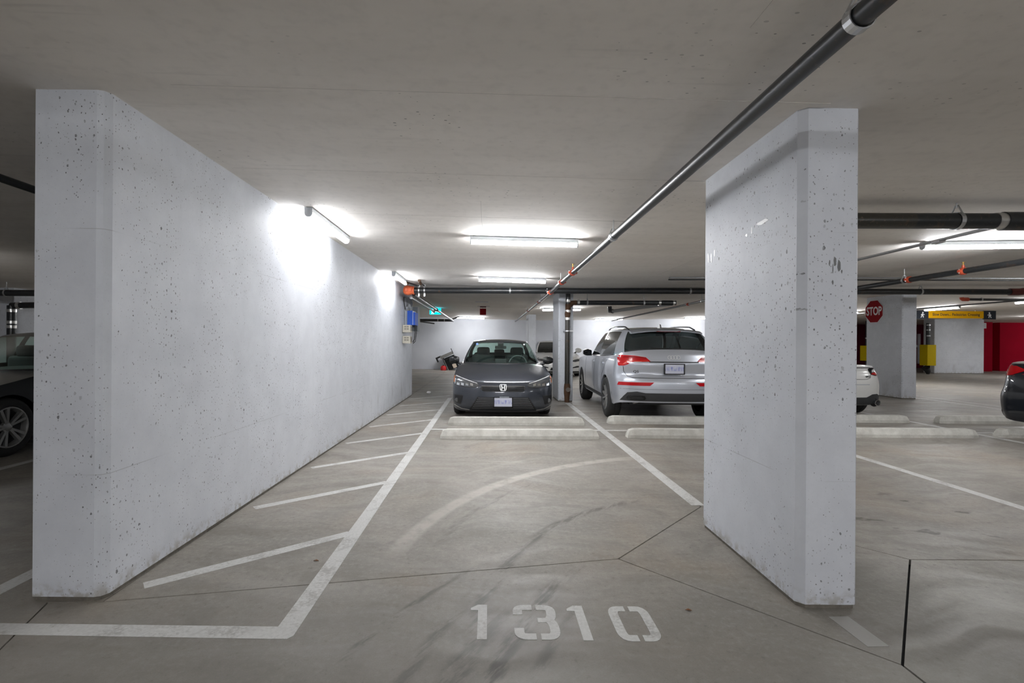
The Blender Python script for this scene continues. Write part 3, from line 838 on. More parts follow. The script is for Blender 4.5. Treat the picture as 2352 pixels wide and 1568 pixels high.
# --- large black drain main across the bays
t = thing('drain_pipe', 'thick black pipe spanning crosswise under the ceiling with orange end cap', 'pipe')
YM = 10.5
def z2(x): return Z(float(np.interp(x, [-1.75, 4, 11.5], [1.088, 1.112, 1.145])))
MB().tube([(x, YM, z2(x)) for x in (-1.62, 0, 2, 4, 7, 11.2)], 0.062, 24).build('pipe', 'pipe', t, smooth=40)
cap = MB().lathe([(0.0, -0.125), (0.05, -0.118), (0.088, -0.09), (0.105, -0.045), (0.105, 0.0), (0.092, 0.045), (0.078, 0.07)], (-1.715, YM, z2(-1.7)), 'x', 20).build('end_cap', 'orange', t, smooth=50)
MB().tube([(-1.655, YM, z2(-1.6)), (-1.60, YM, z2(-1.6))], 0.086, 20).build('cap_collar', 'orange', cap, smooth=40)
for dx in (-0.12, -0.025):
    MB().box(-1.665 + dx * .9, -1.625 + dx * .9, YM - 0.13, YM - 0.08, z2(-1.6) - 0.03, z2(-1.6) + 0.03).build('lug', 'orange', cap)
for x in (-1.50, -1.38):
    o = MB().tube([(x - .014, YM, z2(x)), (x + .014, YM, z2(x))], 0.072, 18).build('pipe_clamp', 'steel', t, smooth=40)
    MB().box(x - .016, x + .016, YM - 0.02, YM + .02, z2(x) - 0.13, z2(x) - 0.06).build('clamp_ear', 'steel', o)
    MB().box(x - .016, x + .016, YM - 0.02, YM + .02, z2(x) + 0.06, z2(x) + 0.12).build('clamp_ear', 'steel', o)
zc_ = zceil(-1.4, 10.4)
br = MB().tube([(-1.50, YM, z2(-1.5) + 0.09), (-1.72, 9.75, zc_ - 0.02)], 0.016, 10).build('sway_brace', 'pipe', t)
MB().tube([(-1.655, 9.98, zc_ - 0.05), (-1.70, 9.82, zc_ - 0.03)], 0.026, 10).build('brace_fitting', 'rust', br)
MB().box(-1.80, -1.68, 9.70, 9.80, zc_ - 0.012, zc_ + 0.004).build('brace_foot', 'rust', br)
br = MB().tube([(-1.38, YM, z2(-1.4) + 0.09), (-1.39, 9.75, zc_ - 0.02)], 0.016, 10).build('sway_brace', 'pipe', t)
MB().tube([(-1.39, 9.95, zc_ - 0.06), (-1.39, 9.75, zc_ - 0.01)], 0.03, 10).build('brace_fitting', 'rust', br)
for x in (0.44, 4.28, 9.2): hanger(t, (x, YM, z2(x)), 0.062, 'x')
coupling(t, (1.225, YM - 0.0, z2(1.2)), 0.055, 'x', 'pipe')
elbow = MB().tube([(11.1, YM, z2(11.1)), (11.3, YM, z2(11.3)), (11.55, YM - .03, z2(11.3) + 0.03), (11.9, YM - 0.1, z2(11.3) + 0.12)], 0.075, 18).build('elbow', plain('maroon_elbow', (0.10, 0.02, 0.016), 0.5), t, smooth=40)

# --- pipes running back from the orange cap along the left
t = thing('pipe_pair', 'pair of pipes running back along the left towards the exit sign', 'pipe')
MB().tube([(-1.64, 10.7, Z(1.02)), (-1.64, 15.3, Z(0.99))], 0.042, 16).build('pipe', 'pipe', t, smooth=40)
MB().tube([(-1.64, 15.3, Z(0.99)), (-1.64, 22.45, Z(0.955))], 0.036, 16).build('pipe', 'conduit', t, smooth=40)
MB().tube([(-1.70, 10.7, Z(0.95)), (-1.70, 15.2, Z(0.93))], 0.030, 12).build('pipe', 'conduit', t, smooth=40)
band(t, (-1.64, 15.15, Z(.99)), (-1.64, 15.4, Z(.99)), 0.052, 'rust', 'coupling')
band(t, (-1.70, 15.05, Z(.93)), (-1.70, 15.25, Z(.93)), 0.045, 'pipe', 'coupling')
t = thing('crosswise_drain_pipe', 'short black crosswise pipe under the exit sign at back left', 'pipe')
MB().tube([(-4.2, 22.6, Z(0.98)), (-1.75, 22.6, Z(0.98)), (-1.62, 22.6, Z(0.97))], 0.062, 16).build('pipe', 'pipe', t, smooth=40)
for x in (-2.35, -2.05): hanger(t, (x, 22.6, Z(.98)), 0.062, 'x')
MB().tube([(-3.2, 21.6, Z(0.90)), (-2.5, 22.4, Z(0.82))], 0.03, 10).build('branch', 'pipe', t)
MB().tube([(-1.70, 22.5, Z(1.02)), (-1.35, 22.0, Z(1.12))], 0.03, 10).build('branch', 'pipe', t)

# --- drain stack on the middle pillar
t = thing('drain_stack', 'black vertical drain pipe with rusty fittings on the middle pillar', 'pipe')
SX, SY = 1.775, 11.14
MB().tube([(SX, SY, 0.42), (SX, SY, 1.86)], 0.055, 18).build('pipe', 'pipe_rust', t, smooth=40)
MB().tube([(SX + .01, SY, 2.18), (SX + .01, SY, Z(1.10))], 0.053, 18).build('pipe', 'pipe', t, smooth=40)
MB().tube([(SX, SY, 0.0), (SX, SY, 0.12), (SX, SY, 0.20), (SX, SY, 0.34), (SX, SY, 0.42)], [0.055, 0.058, 0.07, 0.07, 0.058], 18).build('cleanout', 'rust', t, smooth=40)
MB().tube([(SX + .01, SY - .05, 0.29), (SX + .01, SY - .105, 0.29)], 0.05, 14).build('cleanout_plug', plain('dull_plug', (.14, .12, .10), .7), t)
MB().tube([(SX, SY, 1.92), (SX, SY, 1.99), (SX + .01, SY, 2.06), (SX + .01, SY, 2.22)], [0.055, 0.066, 0.062, 0.062], 18).build('wye_fitting', 'rust', t, smooth=40)
MB().tube([(SX + .01, SY, 2.16), (SX + .12, SY, 2.25), (SX + .20, SY, 2.25)], 0.055, 16).build('wye_branch', 'rust', t, smooth=40)
for z in (1.86, 2.03, 2.26): band(t, (SX + (.01 if z > 2 else 0), SY, z - 0.0), (SX + (.01 if z > 2 else 0), SY, z + 0.055), 0.064)
o = band(t, (SX, SY, 1.595), (SX, SY, 1.625), 0.060, 'steel', 'pipe_strap')
for sg in (-1, 1): MB().box(SX + sg * .06 - .025, SX + sg * .06 + .045 * sg + .025, SY + 0.0, SY + .085, 1.592, 1.628).build('strap_ear', 'steel', o)
zb = 2.25
MB().tube([(SX + .2, SY, zb), (3.9, SY, zb + 0.012)], 0.053, 18).build('branch_pipe', 'pipe', t, smooth=40)
MB().tube([(3.9, SY, zb + .012), (4.22, SY, zb + .012)], 0.058, 18).build('branch_elbow', 'pipe', t, smooth=40)
for xa, xb in ((SX + .22, SX + .27), (3.83, 3.88), (4.15, 4.20)): band(t, (xa, SY, zb + .012), (xb, SY, zb + .012), 0.061)
for x in (2.22, 3.5): hanger(t, (x, SY, zb + 0.006), 0.053, 'x')
MB().tube([(4.18, SY, zb), (3.95, SY + .5, zb - .01), (3.55, SY + 1.6, zb - .03), (3.33, SY + 2.1, zb - .05)], 0.045, 14).build('return_pipe', 'conduit', t, smooth=40)
MB().tube([(3.33, SY + 2.1, zb - .05), (3.28, SY + 2.2, zb - .04), (3.27, SY + 2.22, zb + .08)], 0.06, 14).build('return_elbow', 'pipe', t, smooth=40)
# --- thin sprinkler line over the silver car
t = thing('sprinkler_pipe', 'thin sprinkler pipe slanting above the silver car roof', 'pipe')
MB().tube([(4.9, 9.4, Z(1.0)), (4.95, 13.0, Z(0.96)), (5.0, 20.0, Z(.90))], 0.026, 12).build('pipe', 'pipe', t, smooth=40)
coupling(t, (4.93, 12.2, Z(.967)), 0.028, 'y'); hanger(t, (4.93, 11.4, Z(.975)), 0.026, 'y')

# --- right hand side
t = thing('drain_pipe', 'thick rusty black pipe at upper right emerging from behind the pillar', 'pipe')
YR = 4.2
def z4(x): return Z(1.055 + 0.004 * (x - 3))
MB().tube([(2.0, YR, z4(2)), (3.6, YR, z4(3.6))], 0.066, 24).build('pipe', 'pipe_rust', t, smooth=40)
MB().tube([(3.6, YR, z4(3.6)), (4.35, YR, z4(4.35))], 0.066, 24).build('pipe', 'pipe', t, smooth=40)
band(t, (4.30, YR, z4(4.3)), (4.37, YR, z4(4.37)), 0.071)
MB().tube([(4.37, YR, z4(4.37)), (4.55, YR, z4(4.5)), (4.8, YR - .06, z4(4.5) - .004), (5.3, YR - .30, z4(4.5) - .004)], 0.078, 20).build('wye_fitting', 'pipe', t, smooth=40)
MB().tube([(4.50, YR, z4(4.5)), (5.5, YR, z4(5))], 0.066, 20).build('pipe', 'pipe', t, smooth=40)
hanger(t, (3.985, YR, z4(3.985)), 0.066, 'x')
t = thing('conduit_pair', 'pair of thin conduits passing behind the rusty pipe at right', 'conduit')
for dx in (0, 0.035):
    MB().tube([(4.90 + dx, 2.6, Z(1.165)), (4.90 + dx, 4.2, Z(1.16)), (4.92 + dx, 8.0, Z(1.12)), (4.92 + dx, 9.6, Z(1.11))], 0.0135, 10).build('conduit', 'conduit', t, smooth=40)
MB().tube([(4.908, 5.35, Z(1.136)), (4.908, 5.45, Z(1.135))], 0.02, 10).build('conduit_coupling', 'steel', t)
MB().tube([(4.943, 5.35, Z(1.136)), (4.943, 5.45, Z(1.135))], 0.02, 10).build('conduit_coupling', 'steel', t)
t = thing('sprinkler_pipe', 'dark sprinkler pipe with red fittings slanting at the right edge', 'pipe')
MB().tube([(6.75, 4.5, Z(1.075)), (6.76, 7, Z(1.055)), (6.77, 9.2, Z(1.035)), (6.78, 10.5, Z(0.985)), (6.8, 14.0, Z(0.95))], 0.041, 18).build('pipe', 'pipe', t, smooth=40)
coupling(t, (6.765, 7.93, Z(1.05)), 0.041, 'y'); hanger(t, (6.765, 8.02, Z(1.05)), 0.041, 'y')
coupling(t, (6.76, 7.02, Z(1.055)), 0.041, 'y'); sprinkler(t, (6.76, 7.02, Z(1.055)), 0.041)
t = thing('ceiling_conduit', 'thin grey conduit crossing above the stop sign', 'conduit')
MB().tube([(3.2, 8.75, Z(1.165)), (7, 8.75, Z(1.185)), (11.5, 8.75, Z(1.2))], 0.014, 10).build('conduit', 'conduit', t, smooth=40)
MB().tube([(3.2, 8.79, Z(1.135)), (7, 8.79, Z(1.155)), (11.5, 8.79, Z(1.17))], 0.012, 10).build('conduit', 'pipe', t, smooth=40)
t = thing('sprinkler_pipe', 'short dark pipe with red elbow over the amber sign', 'pipe')
MB().tube([(12.65, 13.1, Z(1.22)), (17, 13.1, Z(1.22))], 0.035, 12).build('pipe', 'pipe', t, smooth=40)
MB().tube([(12.75, 13.1, Z(1.22)), (12.62, 13.1, Z(1.22)), (12.58, 13.1, Z(1.25)), (12.58, 13.1, Z(1.32))], 0.05, 12).build('elbow', 'redfit', t, smooth=40)
hanger(t, (13.1, 13.1, Z(1.22)), 0.035, 'x')
t = thing('ceiling_conduit', 'thin dark conduit slanting above the amber sign', 'conduit')
MB().tube([(13.6, 9, Z(1.17)), (13.6, 20.0, Z(1.13))], 0.02, 10).build('conduit', 'pipe', t, smooth=40)
# stacks by the block, with yellow crash guards
def guard(x0, x1, y0, y1, z0, z1_, label):
    w = 0.03
    mb = MB().prism([(x0, y0), (x1, y0), (x1, y1), (x1 - w, y1), (x1 - w, y0 + w), (x0 + w, y0 + w), (x0 + w, y1), (x0, y1)], z0, z1_)
    o = mb.build('pipe_guard', 'yellow')
    b = o.modifiers.new('bevel', 'BEVEL'); b.width = 0.01; b.segments = 2
    return tag(o, label, 'guard', 'yellow crash guards')
t = thing('drain_stack', 'black drain pipe rising beside the wide white block', 'pipe')
MB().tube([(20.4, 22.85, 0.1), (20.4, 22.85, 2.36)], 0.075, 14).build('pipe', 'pipe', t, smooth=40)
for z in (2.02, 1.75, 2.25): band(t, (20.4, 22.85, z), (20.4, 22.85, z + .05), 0.09, 'steel')
MB().tube([(20.4, 22.85, 0.0), (20.4, 22.85, 0.12), (20.25, 22.8, 0.3)], [0.06, 0.11, 0.16], 12).build('base_fitting', 'pipe', t, smooth=40)
guard(20.15, 20.55, 22.6, 23.02, 0.40, 1.36, 'yellow pipe guard on the corner of the wide white block')
t = thing('drain_stack', 'dark drain pipe inside the half hidden yellow guard', 'pipe')
MB().tube([(17.55, 22.85, 0.0), (17.55, 22.85, 2.45)], 0.06, 14).build('pipe', 'pipe', t, smooth=40)
band(t, (17.55, 22.85, 1.62), (17.55, 22.85, 1.67), 0.07, 'steel')
guard(17.35, 17.75, 22.6, 23.0, 0.60, 1.30, 'yellow pipe guard half hidden by the stop sign pillar')
# --- far left behind the wall
t = thing('drain_stack', 'black drain pipe with silver bands above the black car', 'pipe')
LXs, LYs = -11.55, 11.9
MB().tube([(LXs, LYs, 0.0), (LXs, LYs, Z(0.80))], 0.09, 16).build('pipe', 'pipe', t, smooth=40)
for z in (1.99, 1.71, 1.60): band(t, (LXs, LYs, z), (LXs, LYs, z + .07), 0.10)
MB().tube([(LXs, LYs, Z(.8)), (LXs + 1.8, LYs, Z(.84))], 0.075, 14).build('branch_pipe', 'pipe', t, smooth=40)
band(t, (LXs + .15, LYs, Z(.803)), (LXs + .22, LYs, Z(.805)), 0.085); 
t = thing('drain_pipe', 'black crosswise pipe at the left edge above the dark car', 'pipe')
MB().tube([(-15, 10.8, Z(0.99)), (-2.9, 10.8, Z(1.02))], 0.07, 16).build('pipe', 'pipe', t, smooth=40)
hanger(t, (-10.6, 10.8, Z(1.0)), 0.07, 'x')
t = thing('sprinkler_pipe', 'black sprinkler pipe slanting at upper left edge', 'pipe')
MB().tube([(-3.34, 1.0, Z(1.12)), (-3.36, 7, Z(1.06)), (-3.37, 9.8, Z(1.04))], 0.028, 16).build('pipe', 'pipe', t, smooth=40)

# ================================================================== SMALL FIXTURES
# electrical gear on the end of the left wall
t = thing('control_box', 'blue and grey electrical box on the end of the left wall', 'electrical box')
bx = MB().box(-1.912, -1.84, 11.15, 11.62, Z(.375), Z(.69)).build('enclosure', 'grey_box', t)
MB().box(-1.85, -1.730, 11.12, 11.60, Z(.37), Z(.695)).build('blue_cover', 'blue', t)
MB().box(-1.722, -1.675, 11.14, 11.60, Z(.37), Z(.66)).build('blue_cover', 'blue', t)
MB().box(-1.730, -1.722, 11.12, 11.60, Z(.372), Z(.69)).build('edge_highlight', 'white', t)  # white strip painted as the highlight on the blue cover
MB().box(-1.86, -1.70, 11.7, 12.1, Z(.25), Z(.82)).build('back_panel', plain('dull_grey_panel', (.17, .19, .2), .6), t)
cb = MB()
for dx, zt in ((-.895, .98), (-.875, .95), (-.80, .97), (-.775, .96)):
    cb.tube([(-1 + dx, 11.3, Z(.69)), (-1 + dx, 11.3, Z(.80)), (-1 + dx + .03, 11.2, Z(.88)), (-1 + dx + .02, 11.0, Z(zt))], 0.009, 6)
cb.build('conduit_drop', 'conduit', t)
MB().box(-1.90, -1.86, 11.25, 11.33, Z(.74), Z(.79)).build('junction', 'grey_box', t)
ca = MB().tube([(-1.70, 11.3, Z(.37)), (-1.68, 11.2, Z(.2)), (-1.69, 11.15, Z(.05)), (-1.725, 11.15, Z(-.02))], 0.010, 6)
ca.tube([(-1.67, 11.3, Z(.37)), (-1.65, 11.2, Z(.2)), (-1.67, 11.15, Z(.0)), (-1.72, 11.15, Z(-.05))], 0.008, 6)
ca.tube([(-1.89, 10.9, Z(.98)), (-1.90, 10.95, Z(.9)), (-1.895, 11.1, Z(.72))], 0.010, 6)
ca.build('cable', 'black', t)
for zz, lb in ((.20, 'upper beige vented box under the blue electrical box'), (-.045, 'lower beige vented box under the blue electrical box')):
    t = thing('power_supply_box', lb, 'electrical box', (-1.914, 10.9, Z(zz)))
    MB().box(0.0, 0.17, 0.0, 0.25, 0.0, 0.165).build('case', 'beige', t)
    for i in range(2):
        for j in range(2):
            MB().box(.035 + .055 * j, .08 + .055 * j, -.003, .002, .06 + i * .05, .09 + i * .05).build('louver', 'louver', t)
    MB().box(0.17, 0.174, 0.02, 0.23, 0.03, 0.14).build('side_plate', 'louver', t)

# exit sign with running figure
def figure(mb, sx, sz, s, fl=1):
    """stick pedestrian: head, torso, arms, legs as flat strokes in (u, v)"""
    def R(pts, w): mb.ribbon([(sx + fl * a * s, sz + b * s) for a, b in pts], w * s, 0.0, 0.004)
    n = 10; mb.prism([(sx + fl * s * .04 + s * .13 * math.cos(2 * PI * i / n), sz + s * .82 + s * .13 * math.sin(2 * PI * i / n)) for i in range(n)], 0.0, 0.004)
    R([(0.0, .66), (-.03, .34)], .24)
    R([(.06, .62), (.24, .46), (.34, .50)], .09); R([(-.06, .62), (-.22, .48), (-.20, .34)], .09)
    R([(.03, .36), (.12, .18), (.10, 0.0)], .12); R([(-.06, .36), (-.16, .18), (-.30, .02)], .12)
def exit_sign(x, y, z, w, h, label):
    t = thing('exit_sign', label, 'sign', (x, y, z))
    MB().box(-w / 2, w / 2, 0, 0.05, -h / 2, h / 2).build('light_box', 'exit', t)
    fg = MB(); figure(fg, -w * .2, -h * .42, h * .85); fg.ribbon([(w * .05, 0.0), (w * .38, 0.0)], h * .14, 0, 0.004)
    fg.prism([(w * .25, -h * .22), (w * .42, 0), (w * .25, h * .22)], 0, 0.004)
    fg.mapv(lambda a, b, c: (a, -c - 0.001, b)).build('pictogram', 'exit_white', t)
    MB().tube([(0, 0.025, h / 2), (0, 0.025, zceil(x, y) - z)], 0.008, 6).build('drop_rod', 'steel', t)
exit_sign(-1.895, 17.3, Z(1.06), 0.39, 0.205, 'small glowing cyan exit sign under the left pipes')
exit_sign(17.6, 19.6, Z(1.40), 0.34, 0.18, 'cyan exit sign peeking over the amber sign')
# red alarm box hanging from a white rail
t = thing('alarm_box', 'small red box hanging from the ceiling above the grey sedan', 'alarm box', (-0.2, 16.0, Z(0.98)))
MB().box(-.10, .10, -.04, .04, -.10, .10).build('red_case', 'sign_red', t)
MB().box(-.10, .10, -.05, .05, .14, .17).build('bracket', plain('dull_red_bracket', (.12, .03, .03), .6), t)
MB().tube([(0, 0, .1), (0, 0, zceil(-.2, 16) - Z(.98))], 0.01, 6).build('drop_rod', 'steel', t)
tag(MB().box(-0.38, 0.02, 15.96, 16.04, zceil(-.2, 16) - .02, zceil(-.2, 16) + .002).build('ceiling_rail', 'white'), 'white ceiling rail holding the red alarm box', 'rail')
tag(MB().box(-0.41, -0.03, 14.26, 14.34, zceil(-.2, 14.3) - .03, zceil(-.2, 14.3) + .002).build('ceiling_rail', 'white'), 'short white ceiling rail in front of the red alarm box', 'rail')
# stop sign on the pillar
t = thing('stop_sign', 'red octagonal STOP sign on the pillar at right', 'sign', (10.31, 13.17, Z(0.885)))
def octo(r): return [(r * math.cos(PI / 8 + i * PI / 4), r * math.sin(PI / 8 + i * PI / 4)) for i in range(8)]
def side_map(a, b, c): return (-0.004 - c, -a, b)
MB().prism(octo(0.325), 0, 0.004).mapv(side_map).build('border', 'sign_white', t)
MB().prism(octo(0.312), 0.004, 0.006).mapv(side_map).build('face', 'sign_red', t)
tx = text_mesh('STOP', 0.27, 0.001, 0.006)
tx.mapv(lambda a, b, c: (a * 0.80, b * 1.15, 0.007 + c)).mapv(side_map).build('lettering', 'sign_white', t)
# hanging crossing sign
t = thing('hanging_sign', 'long amber and black sign reading Slow Down Pedestrian Crossing', 'sign', (16.60, 17.5, Z(1.085)))
hs_ = 0.145
MB().box(-0.98, 0.98, -0.012, 0.03, -hs_ * .88, hs_ * .88).build('amber_panel', 'sign_yellow', t)
MB().box(-1.40, -0.98, -0.01, 0.03, -hs_ * 1.1, hs_).build('black_panel', 'sign_black', t)
MB().box(0.98, 1.42, -0.01, 0.03, -hs_ * 1.1, hs_).build('black_panel', 'sign_black', t)
tx = text_mesh('Slow Down... Pedestrian Crossing', 0.135, 0.001, 0.0015)
w_ = max(v[0] for v in tx.v) - min(v[0] for v in tx.v)
tx.mapv(lambda a, b, c: (a * 1.68 / w_, -0.014 - c, b)).build('lettering', 'sign_black', t)
for sx, fl in ((-1.19, 1), (1.19, -1)):
    fg = MB(); figure(fg, sx, -0.11, 0.215, fl)
    fg.mapv(lambda a, b, c: (a, -c - 0.011, b)).build('pictogram', 'sign_white', t)
for sx in (-0.7, 0.7): MB().tube([(sx, 0.01, hs_ * .85), (sx, 0.01, zceil(16.6 + sx, 17.5) - Z(1.085) + .01)], 0.008, 6).build('drop_rod', 'steel', t)
# vent grille on red wall
t = thing('vent_grille', 'small white vent grille on the red wall', 'vent', (25.62, 25.48, Z(1.02)))
MB().box(-.14, .14, -.0, .02, -.14, .14).build('frame', 'white', t)
for i in range(5): MB().box(-.09, .09, -.008, .004, -.09 + i * .04, -.075 + i * .04).build('slat', 'grey_box', t)

# discarded appliance, red can and beige papers by the back wall
t = thing('discarded_appliance', 'tilted dark appliance leaning beside the back wall left of the sedan', 'appliance', (-1.62, 23.35, 0.04))
TR = Matrix.Rotation(math.radians(-24), 4, 'Y')
def tb(name, m, x0, x1, y0, y1, z0, z1_):
    mb = MB().box(x0, x1, y0, y1, z0, z1_)
    return mb.mapv(lambda *p: TR @ Vector(p)).build(name, m, t)
tb('body', 'gloss_black', -0.28, 0.25, 0.0, 0.40, 0.04, 0.66)
tb('top_tray', plain('worn_grey_tray', (.20, .195, .185), .6), -0.40, 0.22, -0.05, 0.42, 0.70, 0.84)
tb('black_handle', 'black', -0.62, -0.36, 0.0, 0.1, 0.78, 0.86)
tb('black_handle', 'black', -0.62, -0.55, 0.0, 0.1, 0.62, 0.80)
tb('side_rail', 'dark_grey', -0.34, -0.29, -0.02, 0.4, 0.0, 0.70)
tb('silver_edge', 'silver', -0.29, -0.275, -0.03, 0.0, 0.02, 0.62)
tb('shelf_slot', 'black', -0.22, 0.22, -0.012, 0.0, 0.56, 0.60)
tb('silver_hinge', 'silver', 0.25, 0.285, -0.02, 0.05, 0.2, 0.62)
tb('post', 'black', 0.22, 0.25, 0.0, 0.05, 0.7, 0.98)
for k in range(2): tb('foot', 'dark_grey', -0.2 + .3 * k, -0.1 + .3 * k, 0, .3, 0.0, 0.05)
tb('loose_papers', 'cardboard', -0.02, 0.16, -0.02, 0.0, 0.06, 0.26)
t = thing('fuel_can', 'small red plastic can beside the tilted appliance', 'can', (-2.14, 23.2, 0))
MB().lathe([(0, 0), (.125, 0), (.135, .03), (.135, .14), (.10, .20), (.05, .22), (0, .22)], seg=16).build('can_body', 'red_plastic', t, smooth=40)
MB().lathe([(0, .21), (.04, .21), (.04, .25), (0, .25)], seg=12).build('can_cap', 'black', t)
# crumpled paper
bm = bmesh.new(); bmesh.ops.create_icosphere(bm, subdivisions=2, radius=0.07)
for v in bm.verts: v.co *= random.uniform(0.65, 1.15); v.co.z = max(-0.03, v.co.z * 0.6)
me = bpy.data.meshes.new('crumpled_paper'); bm.to_mesh(me); bm.free(); me.materials.append(M['paper'])
o = bpy.data.objects.new('crumpled_paper', me); COL.objects.link(o); o.location = (-1.55, 12.75, 0.031)
tag(o, 'crumpled white paper on the floor beyond the left wall', 'litter')
for (x, y, lb) in ((1.02, 2.49, 'dry brown leaf on the floor right of the bay number'), (-2.48, 2.48, 'reddish leaf litter on the floor at the lower left edge'), (-1.05, 3.02, 'tiny brown leaf between the first hatch lines')):
    o = MB().add([(-.016, 0, .0), (0, -.008, .004), (.018, 0, .001), (0, .009, .006), (-.016, 0, -.001), (0, -.008, .002), (.018, 0, 0), (0, .009, .004)],
                 [(0, 1, 2, 3), (7, 6, 5, 4), (0, 4, 5, 1), (1, 5, 6, 2), (2, 6, 7, 3), (3, 7, 4, 0)]).build('fallen_leaf', 'leaf', None, loc=(x, y, 0.0012), rot=(0, 0, x * 3))
    tag(o, lb, 'leaf', 'fallen leaves')
